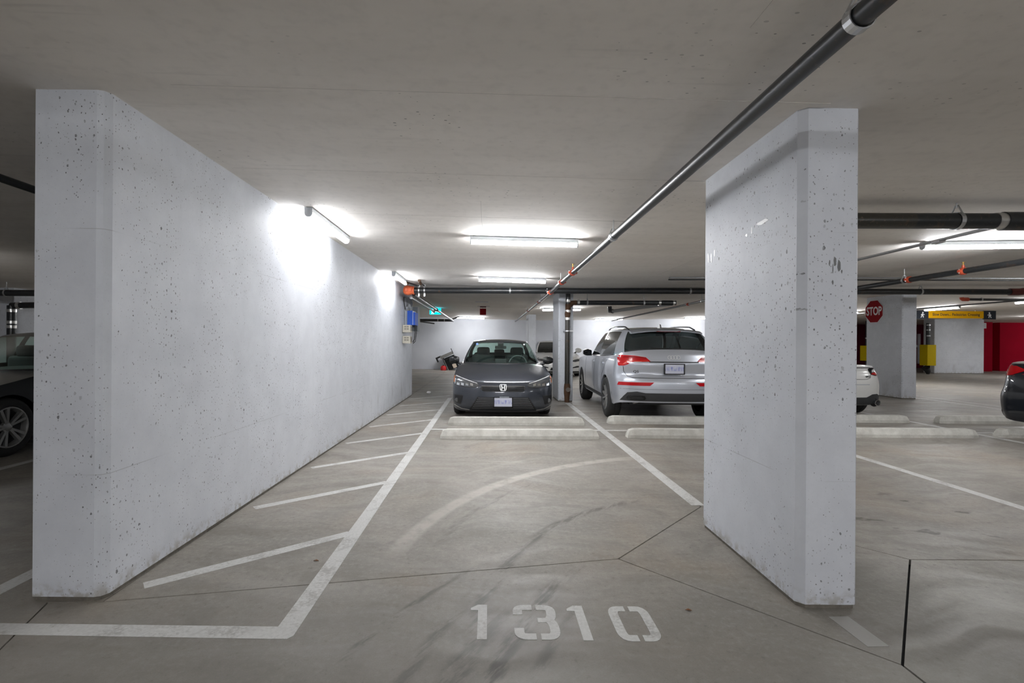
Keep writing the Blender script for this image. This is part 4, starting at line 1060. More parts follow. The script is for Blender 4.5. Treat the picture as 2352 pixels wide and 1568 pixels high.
# ================================================================== CARS
NX = 2.7     # superellipse exponent of the plan corners
class Car:
    """local frame: nose at y=0 pointing to -y, tail at y=L, x lateral, z up"""
    def __init__(self, S):
        self.S = S
        self.W = pchip(S['W']); self.F = pchip(S['F']); self.R = pchip(S['R'])
        self.zc = pchip(S['zc']); self.ze = pchip(S['ze']); self.tp = pchip(S['taper'])
        self.yF, self.yR = S['yF'], S['yR']
        self.build_shell()
    def wtop(self, y):
        y = min(max(y, self.yF), self.yR)
        return self.W(self.ze(y)) * self.tp(y)
    def deck(self, x, y):
        q = min(1.0, abs(x) / self.wtop(y))
        c, e = self.zc(y), self.ze(y)
        return c + (e - c) * q ** 2.6
    def pt(self, col, z):
        k, v = col
        if k == 'f':
            w = self.W(z) * self.tp(self.yF); f = self.F(z)
            return (w * math.sin(v) ** (2 / NX), f + (self.yF - f) * (1 - max(0, math.cos(v)) ** (2 / NX)))
        if k == 'r':
            w = self.W(z) * self.tp(self.yR); r = self.R(z)
            return (w * math.sin(v) ** (2 / NX), r - (r - self.yR) * (1 - max(0, math.cos(v)) ** (2 / NX)))
        return (self.W(z) * self.tp(v), v)
    def build_shell(self):
        S = self.S; parts = self.parts = {}
        def P(k): return parts.setdefault(k, MB())
        ts = [PI / 2 * (i / 14) for i in range(15)]
        ar, wr = S['arch'], S['wheels']
        ysd = set()
        for yc in wr:
            for i in range(25):
                ysd.add(round(yc - ar * math.cos(PI * i / 24), 4))
        n = 20
        for i in range(n + 1):
            y = self.yF + (self.yR - self.yF) * i / n
            if all(abs(y - yc) > ar + 0.02 for yc in wr): ysd.add(round(y, 4))
        ysd = sorted(y for y in ysd if self.yF <= y <= self.yR)
        if ysd[0] > self.yF: ysd = [self.yF] + ysd
        if ysd[-1] < self.yR: ysd.append(self.yR)
        cols = [('f', t) for t in ts[:-1]] + [('s', y) for y in ysd] + [('r', t) for t in ts[::-1][1:]]
        def zbot(col):
            k, v = col
            if k == 'f': return S['zf'] + (S['sill'] - S['zf']) * (v / (PI / 2)) ** 4
            if k == 'r': return S['zr'] + (S['sill'] - S['zr']) * (v / (PI / 2)) ** 4
            z = S['sill']
            for yc in wr:
                d = abs(v - yc)
                if d < ar: z = max(z, S['wr'] + math.sqrt(max(0, ar * ar - d * d)))
            return z
        def ztop(col):
            z = 0.7
            for _ in range(12):
                x, y = self.pt(col, z); z = 0.5 * z + 0.5 * self.deck(x, y)
            return z
        NR = 26; rows = [[] for _ in range(NR + 1)]; self.top = []
        for c in cols:
            zb, zt = zbot(c), ztop(c)
            for i in range(NR + 1):
                s = i / NR; s = s * 0.6 + 0.4 * (1 - (1 - s) ** 2)
                z = zb + (zt - zb) * s
                x, y = self.pt(c, z)
                rows[i].append((x, y, z))
            self.top.append(rows[NR][-1])
        nf, ns = len(ts) - 1, len(ysd)
        body = P('body')
        def both(mb, rws):
            mb.grid(rws); mb.grid([[(-x, y, z) for x, y, z in r] for r in rws])
        both(body, rows)
        # inner lip of the wheel arches / sills
        both(body, [rows[0], [(max(0, x - 0.05), y, z + 0.004) for x, y, z in rows[0]]])
        # deck (bonnet, cabin floor, boot)
        fr = [self.top[j] for j in range(nf)] + [self.top[nf]]
        wF = self.wtop(self.yF)
        fx = [p[0] / max(1e-6, fr[-1][0]) for p in fr]
        lines = []
        mF = 8
        for i in range(mF):
            s = i / mF
            lines.append([(p[0] + (f * fr[-1][0] - p[0]) * s, p[1] + (self.yF - p[1]) * s) for p, f in zip(fr, fx)])
        for k, y in enumerate(ysd):
            xt = self.top[nf + k][0]
            lines.append([(f * xt, y) for f in fx])
        rr = self.top[nf + ns - 1:][::-1]          # centre ... corner
        for i in range(1, mF + 1):
            s = i / mF
            lines.append([((f * rr[-1][0]) + (p[0] - f * rr[-1][0]) * s, self.yR + (p[1] - self.yR) * s) for p, f in zip(rr, fx)])
        dk = [[(x, y, self.deck(x, y)) for x, y in l] for l in lines]
        # green house
        G = S['gh']; kb = G['base']; kr = G['roof']
        zrc = pchip(G['zc']); drop = G['drop']; wroof = max(p[0] for p in kr)
        def zroof(x, y): return zrc(y) - drop * min(1, abs(x) / wroof) ** 2.4
        self.zroof = zroof
        def seg(k, q, P_):
            a, b = P_[k], P_[k + 1]
            if k == 0: return (a[0] + (b[0] - a[0]) * q, a[1] + (b[1] - a[1]) * q ** 2.3)
            if k == 6: return (a[0] + (b[0] - a[0]) * q, b[1] + (a[1] - b[1]) * (1 - q) ** 2.3)
            return (a[0] + (b[0] - a[0]) * q, a[1] + (b[1] - a[1]) * q)
        sub = [12, 1, 5, 1, 5, 2, 12]
        names = ['windshield', 'body', 'side_window_front', 'pillar', 'side_window_rear', G.get('c', 'body'), 'rear_window']
        vr = [0, .04, .12, .25, .4, .55, .7, .83, .93, 1.0]
        foot = []
        for k in range(7):
            qs = [i / sub[k] for i in range(sub[k] + 1)]
            gr = []
            for q in qs:
                b = seg(k, q, kb); r = seg(k, q, kr)
                zb_ = self.deck(b[0], b[1]) - 0.004; zr_ = zroof(r[0], r[1])
                col = []
                for v in vr:
                    bl = 4 * v * (1 - v)
                    x = b[0] + (r[0] - b[0]) * v; y = b[1] + (r[1] - b[1]) * v; z = zb_ + (zr_ - zb_) * v
                    if k == 0: y -= 0.03 * bl; z += 0.03 * bl
                    elif k == 6: y += 0.03 * bl; z += 0.03 * bl
                    if k not in (0, 6): x += 0.028 * bl
                    elif k == 0: x += 0.028 * bl * q ** 3
                    else: x += 0.028 * bl * (1 - q) ** 3
                    col.append((x, y, z))
                gr.append(col)
                foot.append(b)
            rws = [[c[i] for c in gr] for i in range(len(vr))]
            nm = names[k]
            if nm == 'body': both(body, rws)
            elif nm == 'pillar': both(P('pillar_trim'), rws)
            else:
                lo = 1; hi = 8 if k not in (0, 6) else 8
                both(P('window_seal'), rws[:lo + 1]); both(body, rws[hi:])
                g = rws[lo:hi + 1]
                if k in (0, 6): both(P(nm), g)
                else:
                    P(nm + '|R').grid(g); P(nm + '|L').grid([[(-x, y, z) for x, y, z in r] for r in g])
        # roof skin
        ysr = []
        A, B = kr[1][1], kr[6][1]
        fq = [i / 12 for i in range(13)]
        lines = []
        for i in range(5):
            s = i / 5
            lines.append([(kr[1][0] * q, (kr[0][1] + (kr[1][1] - kr[0][1]) * q ** 2.3) * (1 - s) + A * s) for q in fq])
        for i in range(13):
            y = A + (B - A) * i / 12
            xe = float(np.interp(y, [p[1] for p in kr[1:7]], [p[0] for p in kr[1:7]]))
            lines.append([(xe * q, y) for q in fq])
        for i in range(1, 6):
            s = i / 5
            lines.append([(kr[6][0] * q, (kr[7][1] + (kr[6][1] - kr[7][1]) * q ** 2.3) * s + B * (1 - s)) for q in fq])
        both(body, [[(x, y, zroof(x, y)) for x, y in l] for l in lines])
        # deck faces inside the green house become cabin trim
        poly = [(x, y) for x, y in foot]
        def yb(x, lo):
            pts = foot[:13] if lo else foot[-13:]
            xs_ = [p[0] for p in pts]; ys_ = [p[1] for p in pts]
            if not lo: xs_, ys_ = xs_[::-1], ys_[::-1]
            return float(np.interp(abs(x), xs_, ys_))
        sb = [(p[1], p[0]) for p in kb[1:7]]
        def inside(x, y):
            xe = float(np.interp(y, [p[0] for p in sb], [p[1] for p in sb]))
            return yb(x, True) < y < yb(x, False) and abs(x) < xe - 0.01
        ob, oc = MB(), MB()
        for i in range(len(dk) - 1):
            for j in range(len(dk[0]) - 1):
                q = [dk[i][j], dk[i][j + 1], dk[i + 1][j + 1], dk[i + 1][j]]
                cx = sum(p[0] for p in q) / 4; cy = sum(p[1] for p in q) / 4
                ins = inside(cx, cy)
                m = P('cabin_trim') if ins else body
                if ins: q = [(x, y, z - 0.05) for x, y, z in q]
                m.add(q, [(0, 1, 2, 3)]); m.add([(-x, y, z) for x, y, z in q], [(3, 2, 1, 0)])
        # cut-off underside
        b = P('underbody'); L = S['L']; wi = S['W'][2][1] - 0.27
        b.box(-wi, wi, 0.25, L - 0.25, S['sill'] + 0.02, S['wr'] + S['arch'] - 0.03)
        b.box(-wi - 0.16, wi + 0.16, wr[0] + ar + 0.03, wr[1] - ar - 0.03, S['sill'] + 0.01, S['sill'] + 0.10)
        V, Fc = [], []
        for k in parts:
            if k == 'underbody' or k == 'cabin_trim': continue
            o = len(V); V += parts[k].v; Fc += [tuple(i + o for i in f) for f in parts[k].f]
        self.bvh = BVHTree.FromPolygons([Vector(v) for v in V], Fc)
    # ---- conformed trim
    def hit(self, a, b, face):
        L = self.S['L']
        if face == 'front': o, d = Vector((a, -3, b)), Vector((0, 1, 0))
        elif face == 'rear': o, d = Vector((a, L + 3, b)), Vector((0, -1, 0))
        elif face == 'right': o, d = Vector((3, a, b)), Vector((-1, 0, 0))
        elif face == 'left': o, d = Vector((-3, a, b)), Vector((1, 0, 0))
        else: o, d = Vector((a, b, 3)), Vector((0, 0, -1))
        h = self.bvh.ray_cast(o, d)[0]
        return h, d
    def patch(self, name, m, poly, face, parent, off=0.004, depth=0.015, step=0.03, mirror=False, smooth=35, sub=None):
        """polygon on a flat view plane, laid onto the body skin and given thickness"""
        outs = []
        polys = [poly] + ([[(-a, b) for a, b in poly][::-1]] if mirror else [])
        for pl in polys:
            bm = bmesh.new()
            bm.faces.new([bm.verts.new((a, b, 0)) for a, b in pl])
            for ax in (0, 1):
                lo = min(p[ax] for p in pl); hi = max(p[ax] for p in pl)
                k = math.ceil(lo / step) * step
                while k < hi - 1e-4:
                    if k > lo + 1e-4:
                        no = (1, 0, 0) if ax == 0 else (0, 1, 0); co = (k, 0, 0) if ax == 0 else (0, k, 0)
                        bmesh.ops.bisect_plane(bm, geom=bm.verts[:] + bm.edges[:] + bm.faces[:], plane_co=co, plane_no=no, dist=1e-6)
                    k += step
            last = None; pend = []
            for v in bm.verts:
                h, d = self.hit(v.co.x, v.co.y, face)
                if h is None: pend.append(v); continue
                v.co = h - d * off
            good = [v.co.copy() for v in bm.verts if v not in pend]
            for v in pend:
                a, b = v.co.x, v.co.y
                if face in ('front', 'rear'):
                    g = min(good, key=lambda c: (c.x - a) ** 2 + (c.z - b) ** 2); v.co = (a, g.y, b)
                elif face in ('left', 'right'):
                    g = min(good, key=lambda c: (c.y - a) ** 2 + (c.z - b) ** 2); v.co = (g.x, a, b)
                else:
                    g = min(good, key=lambda c: (c.x - a) ** 2 + (c.y - b) ** 2); v.co = (a, b, g.z)
            _, d = self.hit(0.0 if face not in ('left', 'right') else 2.0, 0.5, face)
            be = [e for e in bm.edges if e.is_boundary]
            r = bmesh.ops.extrude_edge_only(bm, edges=be)
            for v in r['geom']:
                if isinstance(v, bmesh.types.BMVert): v.co += d * depth
            bmesh.ops.recalc_face_normals(bm, faces=bm.faces)
            # make sure the skin points at the viewer
            fs = max(bm.faces, key=lambda f: f.calc_area())
            if fs.normal.dot(d) > 0: bmesh.ops.reverse_faces(bm, faces=bm.faces)
            me = bpy.data.meshes.new(name); bm.to_mesh(me); bm.free()
            me.materials.append(M[m] if isinstance(m, str) else m)
            me.polygons.foreach_set('use_smooth', [True] * len(me.polygons)); me.set_sharp_from_angle(angle=math.radians(smooth))
            o = bpy.data.objects.new(name, me); COL.objects.link(o); o.parent = parent
            outs.append(o)
        return outs
    def stroke(self, name, m, pts, w, face, parent, off=0.004, depth=0.01, mirror=False):
        p = [Vector(q) for q in pts]; Lf, Rt = [], []
        for i in range(len(p)):
            d0 = (p[i] - p[i - 1]).normalized() if i else (p[1] - p[0]).normalized()
            d1 = (p[i + 1] - p[i]).normalized() if i < len(p) - 1 else d0
            mdir = (d0 + d1).normalized(); nn = Vector((-mdir.y, mdir.x)) * w / 2
            Lf.append(tuple(p[i] + nn)); Rt.append(tuple(p[i] - nn))
        return self.patch(name, m, Rt + Lf[::-1], face, parent, off, depth, 0.05, mirror)
    def lay(self, name, m, mb, face, parent, off=0.004):
        """lay a flat mesh (u, v, h) onto the skin; u runs to the viewer's right"""
        s = 1 if face == 'front' else -1
        vs = []
        for a, b, c in mb.v:
            h, d = self.hit(a * s, b, face)
            vs.append(h - d * (off + c))
        q = MB(); q.v = [tuple(v) for v in vs]; q.f = mb.f
        return q.build(name, m, parent)

def make_wheel_meshes(R, rim_r, w, spokes, twin, mspoke, key, mrim=None):
    t = MB()
    hw = w / 2
    t.lathe([(rim_r, -hw + .015), (rim_r + .01, -hw + .004), (R - .05, -hw), (R - .02, -hw + .012), (R - .004, -hw + .035), (R, -hw + .06), (R, -.012), (R - .008, -.008), (R - .008, .008), (R, .012), (R, hw - .06), (R - .004, hw - .035), (R - .02, hw - .012), (R - .05, hw), (rim_r + .01, hw - .004), (rim_r, hw - .015)], axis='x', seg=40)
    tread = t
    rim = MB().lathe([(rim_r + .004, hw - .012), (rim_r, hw - .002), (rim_r - .012, hw - .002), (rim_r - .02, hw - .02), (rim_r - .03, -hw + .02)], axis='x', seg=40)
    disc = MB().lathe([(rim_r - .025, hw - .075), (rim_r * .55, hw - .085), (0.0, hw - .085)], axis='x', seg=30)
    hub = MB().lathe([(0.058, hw - .07), (0.058, hw - .03), (0.03, hw - .018), (0.0, hw - .018)], axis='x', seg=20)
    sp = MB()
    def blade(a0, a1, r0, r1, wa, wb):
        c0 = Vector((math.cos(a0), math.sin(a0))) * r0; c1 = Vector((math.cos(a1), math.sin(a1))) * r1
        d = (c1 - c0).normalized(); nn = Vector((-d.y, d.x))
        pl = [c0 - nn * wa, c1 - nn * wb, c1 + nn * wb, c0 + nn * wa]
        x0, x1, x2 = hw - .055, hw - .020, hw - .006
        vs = [(x0, p.x, p.y) for p in pl] + [(x1 if i in (0, 3) else x2, p.x, p.y) for i, p in enumerate(pl)]
        sp.add(vs, [(3, 2, 1, 0), (4, 5, 6, 7), (0, 1, 5, 4), (1, 2, 6, 5), (2, 3, 7, 6), (3, 0, 4, 7)])
    if twin:
        for sg in (-1, 1): blade(sg * .16, sg * .17 * twin, .045, rim_r - .006, .012, .017)
    else: blade(0, 0, .04, rim_r - .006, .02, .022)
    return dict(tyre=t.mesh('wheel', 'rubber', smooth=35), rim=rim.mesh('rim', mrim or mspoke, smooth=40), disc=disc.mesh('brake_disc', 'dark_grey', smooth=40),
                hub=hub.mesh('hub_cap', mspoke, smooth=40), spoke=sp.mesh('spoke', mspoke), n=spokes)
def add_wheels(t, S, wm):
    R = S['wr']
    for yc in S['wheels']:
        for sg in (1, -1):
            x = S['W'][2][1] - 0.115
            w = link_mesh('wheel', wm['tyre'], t, (sg * x, yc, R), (0, 0, 0 if sg > 0 else PI))
            link_mesh('rim', wm['rim'], w); link_mesh('brake_disc', wm['disc'], w); link_mesh('hub_cap', wm['hub'], w)
            for i in range(wm['n']):
                link_mesh('spoke', wm['spoke'], w, (0, 0, 0), (PI / 2 + 0.25 + 2 * PI * i / wm['n'], 0, 0))
def mirrors(t, x, y, z, m, s=1.0, stalk='black'):
    for sg in (1, -1):
        mb = MB(); rows = []
        for i in range(9):
            u = i / 8
            rx = 0.125 * s; hz = 0.098 * s * (0.25 + 0.75 * math.sin(PI * (0.12 + 0.80 * u)) ** .7); dy = 0.075 * s * (0.3 + 0.7 * math.sin(PI * (0.10 + 0.75 * u)))
            cx = x + (u) * 2 * rx
            rows.append([(sg * cx, y - dy * .9 * max(0, math.cos(a)) ** .8 + 0.05 * s * max(0, -math.cos(a)) ** .3 + 0.03 * u, z + hz * math.sin(a)) for a in [2 * PI * j / 16 for j in range(16)]])
        mb.grid(rows, True); mb.f.append(tuple(range(15, -1, -1))); mb.f.append(tuple(8 * 16 + j for j in range(16)))
        o = mb.build('side_mirror', m, t, smooth=50)
        MB().tube([(sg * (x - .05), y + .02, z - .11 * s), (sg * (x + .06), y, z - .05 * s)], [0.03, 0.022], 8).build('mirror_stalk', stalk, o)
def plate(t, y, z, face, label):
    s = -1 if face == 'front' else 1
    o = MB().box(-.155, .155, -.004, .004, -.078, .078).build('licence_plate', 'plate', t, loc=(0, y, z))
    o['label'] = label
    fr = MB()
    for q in ((-.168, .168, .072, .084), (-.168, .168, -.092, -.076), (-.168, -.150, -.092, .084), (.150, .168, -.092, .084)):
        fr.box(q[0], q[1], -.008, .008, q[2], q[3])
    f = fr.build('plate_frame', 'black', o)
    if face == 'front':
        MB().box(-.06, .10, -.009, .0, .078, .092).build('plate_tab', 'grey_box', o)
def assemble(name, label, S, paint, glass, loc, rz, wm, cabin='cabin', group=None):
    c = Car(S); t = thing(name, label, 'car', loc, rz, group)
    for k, mb in c.parts.items():
        nm = k.split('|')[0]
        m = {'body': paint, 'windshield': glass[0], 'rear_window': glass[1], 'side_window_front': glass[2], 'side_window_rear': glass[2],
             'pillar_trim': 'gloss_black', 'window_seal': 'black', 'cabin_trim': cabin, 'underbody': 'black'}[nm]
        nm = {'side_window_front': 'side_window', 'side_window_rear': 'side_window'}.get(nm, nm)
        mb.build(nm, m, t, smooth=32 if nm != 'underbody' else False, weld=0.0008)
    add_wheels(t, S, wm)
    return c, t

# ---------------------------------------------------------------- body templates
CIVIC = dict(L=4.67, yF=.48, yR=4.22, sill=.21, zf=.135, zr=.24, wr=.325, arch=.365, wheels=(.885, 3.62),
    W=[(.10, .84), (.22, .885), (.36, .902), (.55, .902), (.70, .893), (.82, .868), (.92, .832), (1.06, .76)],
    F=[(.10, .16), (.17, .075), (.24, .02), (.36, 0.0), (.48, .008), (.58, .03), (.66, .085), (.72, .17), (.80, .34), (.95, .48)],
    R=[(.2, 4.58), (.34, 4.65), (.55, 4.67), (.75, 4.64), (.95, 4.58), (1.06, 4.52)],
    taper=[(.3, .985), (1.2, 1.0), (3.4, 1.0), (4.3, .965)],
    zc=[(0, .60), (.05, .638), (.12, .672), (.25, .722), (.5, .792), (.9, .865), (1.3, .925), (1.6, .95), (3.4, 1.03), (3.9, 1.075), (4.3, 1.07), (4.6, 1.05)],
    ze=[(0, .58), (.2, .675), (.48, .742), (.9, .815), (1.4, .89), (2.2, .935), (3.2, .97), (4.0, .99), (4.6, .97)],
    gh=dict(base=[(0, 1.22), (.735, 1.60), (.775, 1.72), (.785, 2.62), (.785, 2.72), (.745, 3.58), (.665, 3.98), (0, 4.15)],
            roof=[(0, 2.12), (.545, 2.28), (.575, 2.33), (.595, 2.66), (.595, 2.74), (.575, 3.30), (.53, 3.52), (0, 3.58)],
            zc=[(2.05, 1.362), (2.4, 1.405), (2.8, 1.415), (3.2, 1.395), (3.6, 1.34)], drop=.045))
def scaled(S, sx=1, sy=1, sz=1):
    T = dict(S)
    T['W'] = [(z * sz, w * sx) for z, w in S['W']]; T['F'] = [(z * sz, y * sy) for z, y in S['F']]; T['R'] = [(z * sz, y * sy) for z, y in S['R']]
    T['taper'] = [(y * sy, k) for y, k in S['taper']]; T['zc'] = [(y * sy, z * sz) for y, z in S['zc']]; T['ze'] = [(y * sy, z * sz) for y, z in S['ze']]
    for k in ('L', 'yF', 'yR'): T[k] = S[k] * sy
    for k in ('sill', 'zf', 'zr'): T[k] = S[k] * sz
    T['wheels'] = tuple(y * sy for y in S['wheels'])
    g = S['gh']; T['gh'] = dict(base=[(x * sx, y * sy) for x, y in g['base']], roof=[(x * sx, y * sy) for x, y in g['roof']], zc=[(y * sy, z * sz) for y, z in g['zc']], drop=g['drop'] * sz)
    return T
AUDI = dict(L=4.68, yF=.46, yR=4.24, sill=.30, zf=.26, zr=.37, wr=.365, arch=.405, wheels=(.89, 3.71),
    W=[(.2, .88), (.34, .925), (.50, .945), (.72, .946), (.92, .94), (1.04, .922), (1.12, .895), (1.3, .80)],
    F=[(.2, .10), (.4, .01), (.6, 0.0), (.8, .03), (.92, .12), (1.0, .3), (1.1, .46)],
    R=[(.30, 4.58), (.40, 4.655), (.56, 4.68), (.70, 4.675), (.78, 4.645), (.84, 4.60), (1.00, 4.625), (1.06, 4.61), (1.16, 4.585), (1.24, 4.53), (1.32, 4.49)],
    taper=[(.3, .985), (1.2, 1.0), (3.6, 1.0), (4.3, .975)],
    zc=[(0, .80), (.12, .92), (.4, .99), (.9, 1.05), (1.3, 1.09), (2.0, 1.12), (4.0, 1.20), (4.4, 1.25), (4.68, 1.235)],
    ze=[(0, .78), (.2, .92), (.46, .98), (.9, 1.02), (1.5, 1.06), (3.0, 1.09), (4.0, 1.13), (4.4, 1.17), (4.68, 1.19)],
    gh=dict(base=[(0, 1.12), (.77, 1.48), (.815, 1.58), (.825, 2.55), (.825, 2.66), (.815, 3.86), (.735, 4.30), (0, 4.50)],
            roof=[(0, 1.98), (.58, 2.12), (.615, 2.20), (.635, 2.6), (.635, 2.68), (.625, 3.72), (.60, 4.02), (0, 4.16)],
            zc=[(1.9, 1.575), (2.3, 1.635), (2.9, 1.655), (3.6, 1.64), (4.2, 1.595)], drop=.05))

WM_CIVIC = make_wheel_meshes(.325, .215, .215, 5, 1.0, 'dark_grey', 'c')
WM_AUDI = make_wheel_meshes(.365, .245, .235, 5, 1.6, 'silver', 'a', 'dark_grey')
WM_ACURA = make_wheel_meshes(.335, .232, .225, 5, 1.15, 'silver', 'k')

# ---------------------------------------------------------------- grey sedan, nose to the camera
c, t = assemble('sedan_car', 'dark grey compact sedan facing the camera in the middle bay', CIVIC, 'paint_grey', ('glass_clear', 'glass_clear', 'glass_clear'), (0.250, 8.42, 0), 0, WM_CIVIC)
hl = [(.415, .598), (.445, .645), (.66, .704), (.845, .758), (.868, .752), (.876, .625), (.84, .600), (.60, .570), (.48, .572)]
for k, o in enumerate(c.patch('headlight', 'lens_clear', hl, 'front', t, 0.006, 0.02, mirror=True)):
    s = 1 if k == 0 else -1
    c.stroke('running_light', 'lamp_white', [(s * .45, .636), (s * .66, .696), (s * .838, .747)], .009, 'front', o, .009)
    c.stroke('running_light', 'lamp_white', [(s * .836, .748), (s * .846, .615)], .012, 'front', o, .009)
    c.patch('side_marker', 'amber', [(s * a, b) for a, b in ([(.853, .635), (.873, .640), (.866, .742), (.852, .738)])][::s], 'front', o, .009, .01)
    for xa in (.52, .60, .68, .76):
        c.patch('led_module', 'chrome', [(s * a, b) for a, b in ([(xa, .590), (xa + .05, .597), (xa + .05, .640), (xa, .628)])][::s], 'front', o, .008, .006)
c.stroke('lamp_brow', 'black', [(.42, .592), (.48, .566), (.60, .563), (.84, .594), (.878, .620)], .010, 'front', t, .005, mirror=True)
gr, = c.patch('upper_grille', 'black', [(-.40, .555), (-.33, .497), (.33, .497), (.40, .555), (.365, .590), (-.365, .590)], 'front', t, 0.003, 0.02)
for z in (.520, .545, .572): c.stroke('grille_slat', 'gloss_black', [(-.36, z), (.36, z)], .010, 'front', gr, .010)
c.stroke('grille_trim', 'chrome', [(-.37, .592), (.37, .592)], .005, 'front', gr, .008)
lg, = c.patch('lower_grille', 'black', [(-.58, .185), (.58, .185), (.44, .405), (-.44, .405)], 'front', t, 0.003, 0.02)
for i in range(7):
    z = .205 + .030 * i; w = .555 - .0178 * i * 1.0
    c.stroke('grille_slat', 'grille_grey', [(-w + .02, z), (w - .02, z)], .014, 'front', lg, .010)
for o in c.patch('fog_pocket', 'black', [(.69, .415), (.862, .42), (.868, .30), (.73, .265)], 'front', t, 0.004, 0.02, mirror=True): pass
c.stroke('pocket_trim', 'dark_grey', [(.69, .42), (.865, .425), (.872, .31)], .012, 'front', t, .008, mirror=True)
for sg in (1, -1):
    h, _ = c.hit(sg * .80, .335, 'front')
    MB().lathe([(0, -.012), (.035, -.01), (.04, .0), (.04, .03)], (h.x, h.y, h.z), 'y', 16).build('fog_lamp', 'lens_clear', t, smooth=40)
c.patch('chin_lip', 'dark_grey', [(-.60, .145), (.60, .145), (.60, .172), (-.60, .172)], 'front', t, .010, .02)
c.stroke('lip_trim', 'silver', [(.58, .170), (.72, .188), (.855, .245)], .014, 'front', t, .012, mirror=True)
# bonnet and bumper shut lines
c.stroke('shut_line', 'black', [(-.46, .648), (-.25, .640), (0, .638), (.25, .640), (.46, .648)], .005, 'front', t, .001)
# badge: rounded frame with a flared H
bd = MB()
fr_ = [(-.052, .048), (-.030, .052), (.030, .052), (.052, .048), (.056, .03), (.048, -.035), (.034, -.050), (-.034, -.050), (-.048, -.035), (-.056, .03), (-.052, .048)]
bd.ribbon([(a, b + .568) for a, b in fr_], .011, 0, .006)
for sg in (-1, 1): bd.ribbon([(sg * .030, .610), (sg * .022, .568), (sg * .026, .526)], .015, 0, .007)
bd.ribbon([(-.022, .566), (.022, .566)], .013, 0, .007)
c.lay('badge', 'badge_bright', bd, 'front', t, .012)
plate(t, -.018, .325, 'front', 'white plate with smeared blue characters')
mirrors(t, .845, 1.50, .985, 'gloss_black', .80)
# cabin seen through the glass
def soft_box(name, m, x0, x1, y0, y1, z0, z1_, parent, bev=.04):
    o = MB().box(x0, x1, y0, y1, z0, z1_).build(name, m, parent)
    b = o.modifiers.new('bevel', 'BEVEL'); b.width = bev; b.segments = 3
    return o
for x in (-.37, .37):
    o = soft_box('front_seat', 'seat', x - .25, x + .25, 2.42, 2.60, .72, 1.08, t, .06)
    soft_box('headrest', 'seat', x - .14, x + .14, 2.44, 2.56, 1.06, 1.235, o, .05)
o = soft_box('rear_seat', 'seat', -.60, .60, 3.25, 3.42, .72, 1.10, t, .05)
for x in (-.38, 0, .38): soft_box('headrest', 'seat', x - .12, x + .12, 3.28, 3.40, 1.06, 1.18, o, .04)
sw = MB(); rows = []
for i in range(28):
    a = 2 * PI * i / 28
    rows.append([(.37 + (.18 + .015 * math.cos(b)) * math.cos(a), 2.02 + .015 * math.sin(b) - .35 * (.18 + .015 * math.cos(b)) * math.sin(a) * -.3, .90 + (.18 + .015 * math.cos(b)) * math.sin(a) * .9) for b in [2 * PI * j / 8 for j in range(8)]])
sw.grid(rows + [rows[0]], True)
swo = sw.build('steering_wheel', plain('grey_steering_wheel', (.10, .105, .11), .5), t, smooth=60)
MB().ribbon([(-.17, 0), (.17, 0)], .06, -.01, .01).mapv(lambda a, b, c_: (.37 + a, 2.03 + c_, .90 + b)).build('wheel_spoke', 'dark_grey', swo)
o = soft_box('rear_view_mirror', 'black', -.12, .12, 2.02, 2.05, 1.205, 1.27, t, .02)
MB().box(-.06, .06, 1.99, 2.10, 1.27, 1.345).build('camera_pod', 'black', o)
soft_box('dash_screen', 'dark_grey', -.12, .12, 1.86, 1.89, .90, 1.0, t, .01)
# windscreen stickers
for x, z, r, m in ((-.50, 1.305, .028, plain('blue_sticker', (.25, .38, .75), .5)), (.50, 1.30, .02, 'sign_white')):
    n = 12; mb = MB().prism([(x + r * math.cos(2 * PI * i / n), z + r * .8 * math.sin(2 * PI * i / n)) for i in range(n)], 0, .001)
    c.lay('windscreen_sticker', m, mb, 'front', t, .003)
w0 = c.hit(0.05, .975, 'front')[0]

# ---------------------------------------------------------------- silver SUV, tail to the camera
c, t = assemble('suv_car', 'silver SUV with red tail lights seen from behind beside the pillar', AUDI, 'paint_silver', ('glass_dark', 'glass_dark', 'glass_dark'), (3.205, 8.0 + 4.677, 0), PI - 0.036, WM_AUDI)
tl = [(.872, .985), (.866, 1.135), (.82, 1.150), (.62, 1.140), (.45, 1.115), (.38, 1.050), (.40, 1.044), (.69, 1.034), (.73, .995), (.79, .972), (.86, .968)]
for k, o in enumerate(c.patch('tail_light', 'lens_red', tl, 'rear', t, .008, .02, mirror=True)):
    s = 1 if k == 0 else -1
    c.stroke('light_line', 'lens_red_dark', [(s * .85, 1.115), (s * .62, 1.122), (s * .45, 1.10)], .010, 'rear', o, .011)
    c.stroke('light_line', plain('bright_red_line', (.75, .05, .03), .2), [(s * .85, 1.0), (s * .80, .995), (s * .74, 1.05), (s * .42, 1.058)], .012, 'rear', o, .011)
    c.patch('reverse_lamp', 'lamp_white', [(s * a, b) for a, b in [(.52, 1.030), (.64, 1.028), (.64, 1.040), (.52, 1.042)]][::s], 'rear', o, .012, .01)
c.stroke('tailgate_crease_shadow', 'black', [(-.40, 1.038), (.40, 1.038)], .016, 'rear', t, .003)  # black strip paints the shadow along the crease between the tail lights
c.stroke('shut_line', 'black', [(.80, .962), (.79, .88), (.74, .80), (.66, .778), (.40, .775), (0, .775), (-.40, .775), (-.66, .778), (-.74, .80), (-.79, .88), (-.80, .962)], .008, 'rear', t, .002)
c.stroke('bumper_line', 'dark_grey', [(-.90, .592), (.90, .592)], .004, 'rear', t, .002)
c.patch('bumper_reflector', 'lens_red', [(.885, .648), (.40, .650), (.335, .706), (.868, .702)][::-1], 'rear', t, .006, .015, mirror=True)
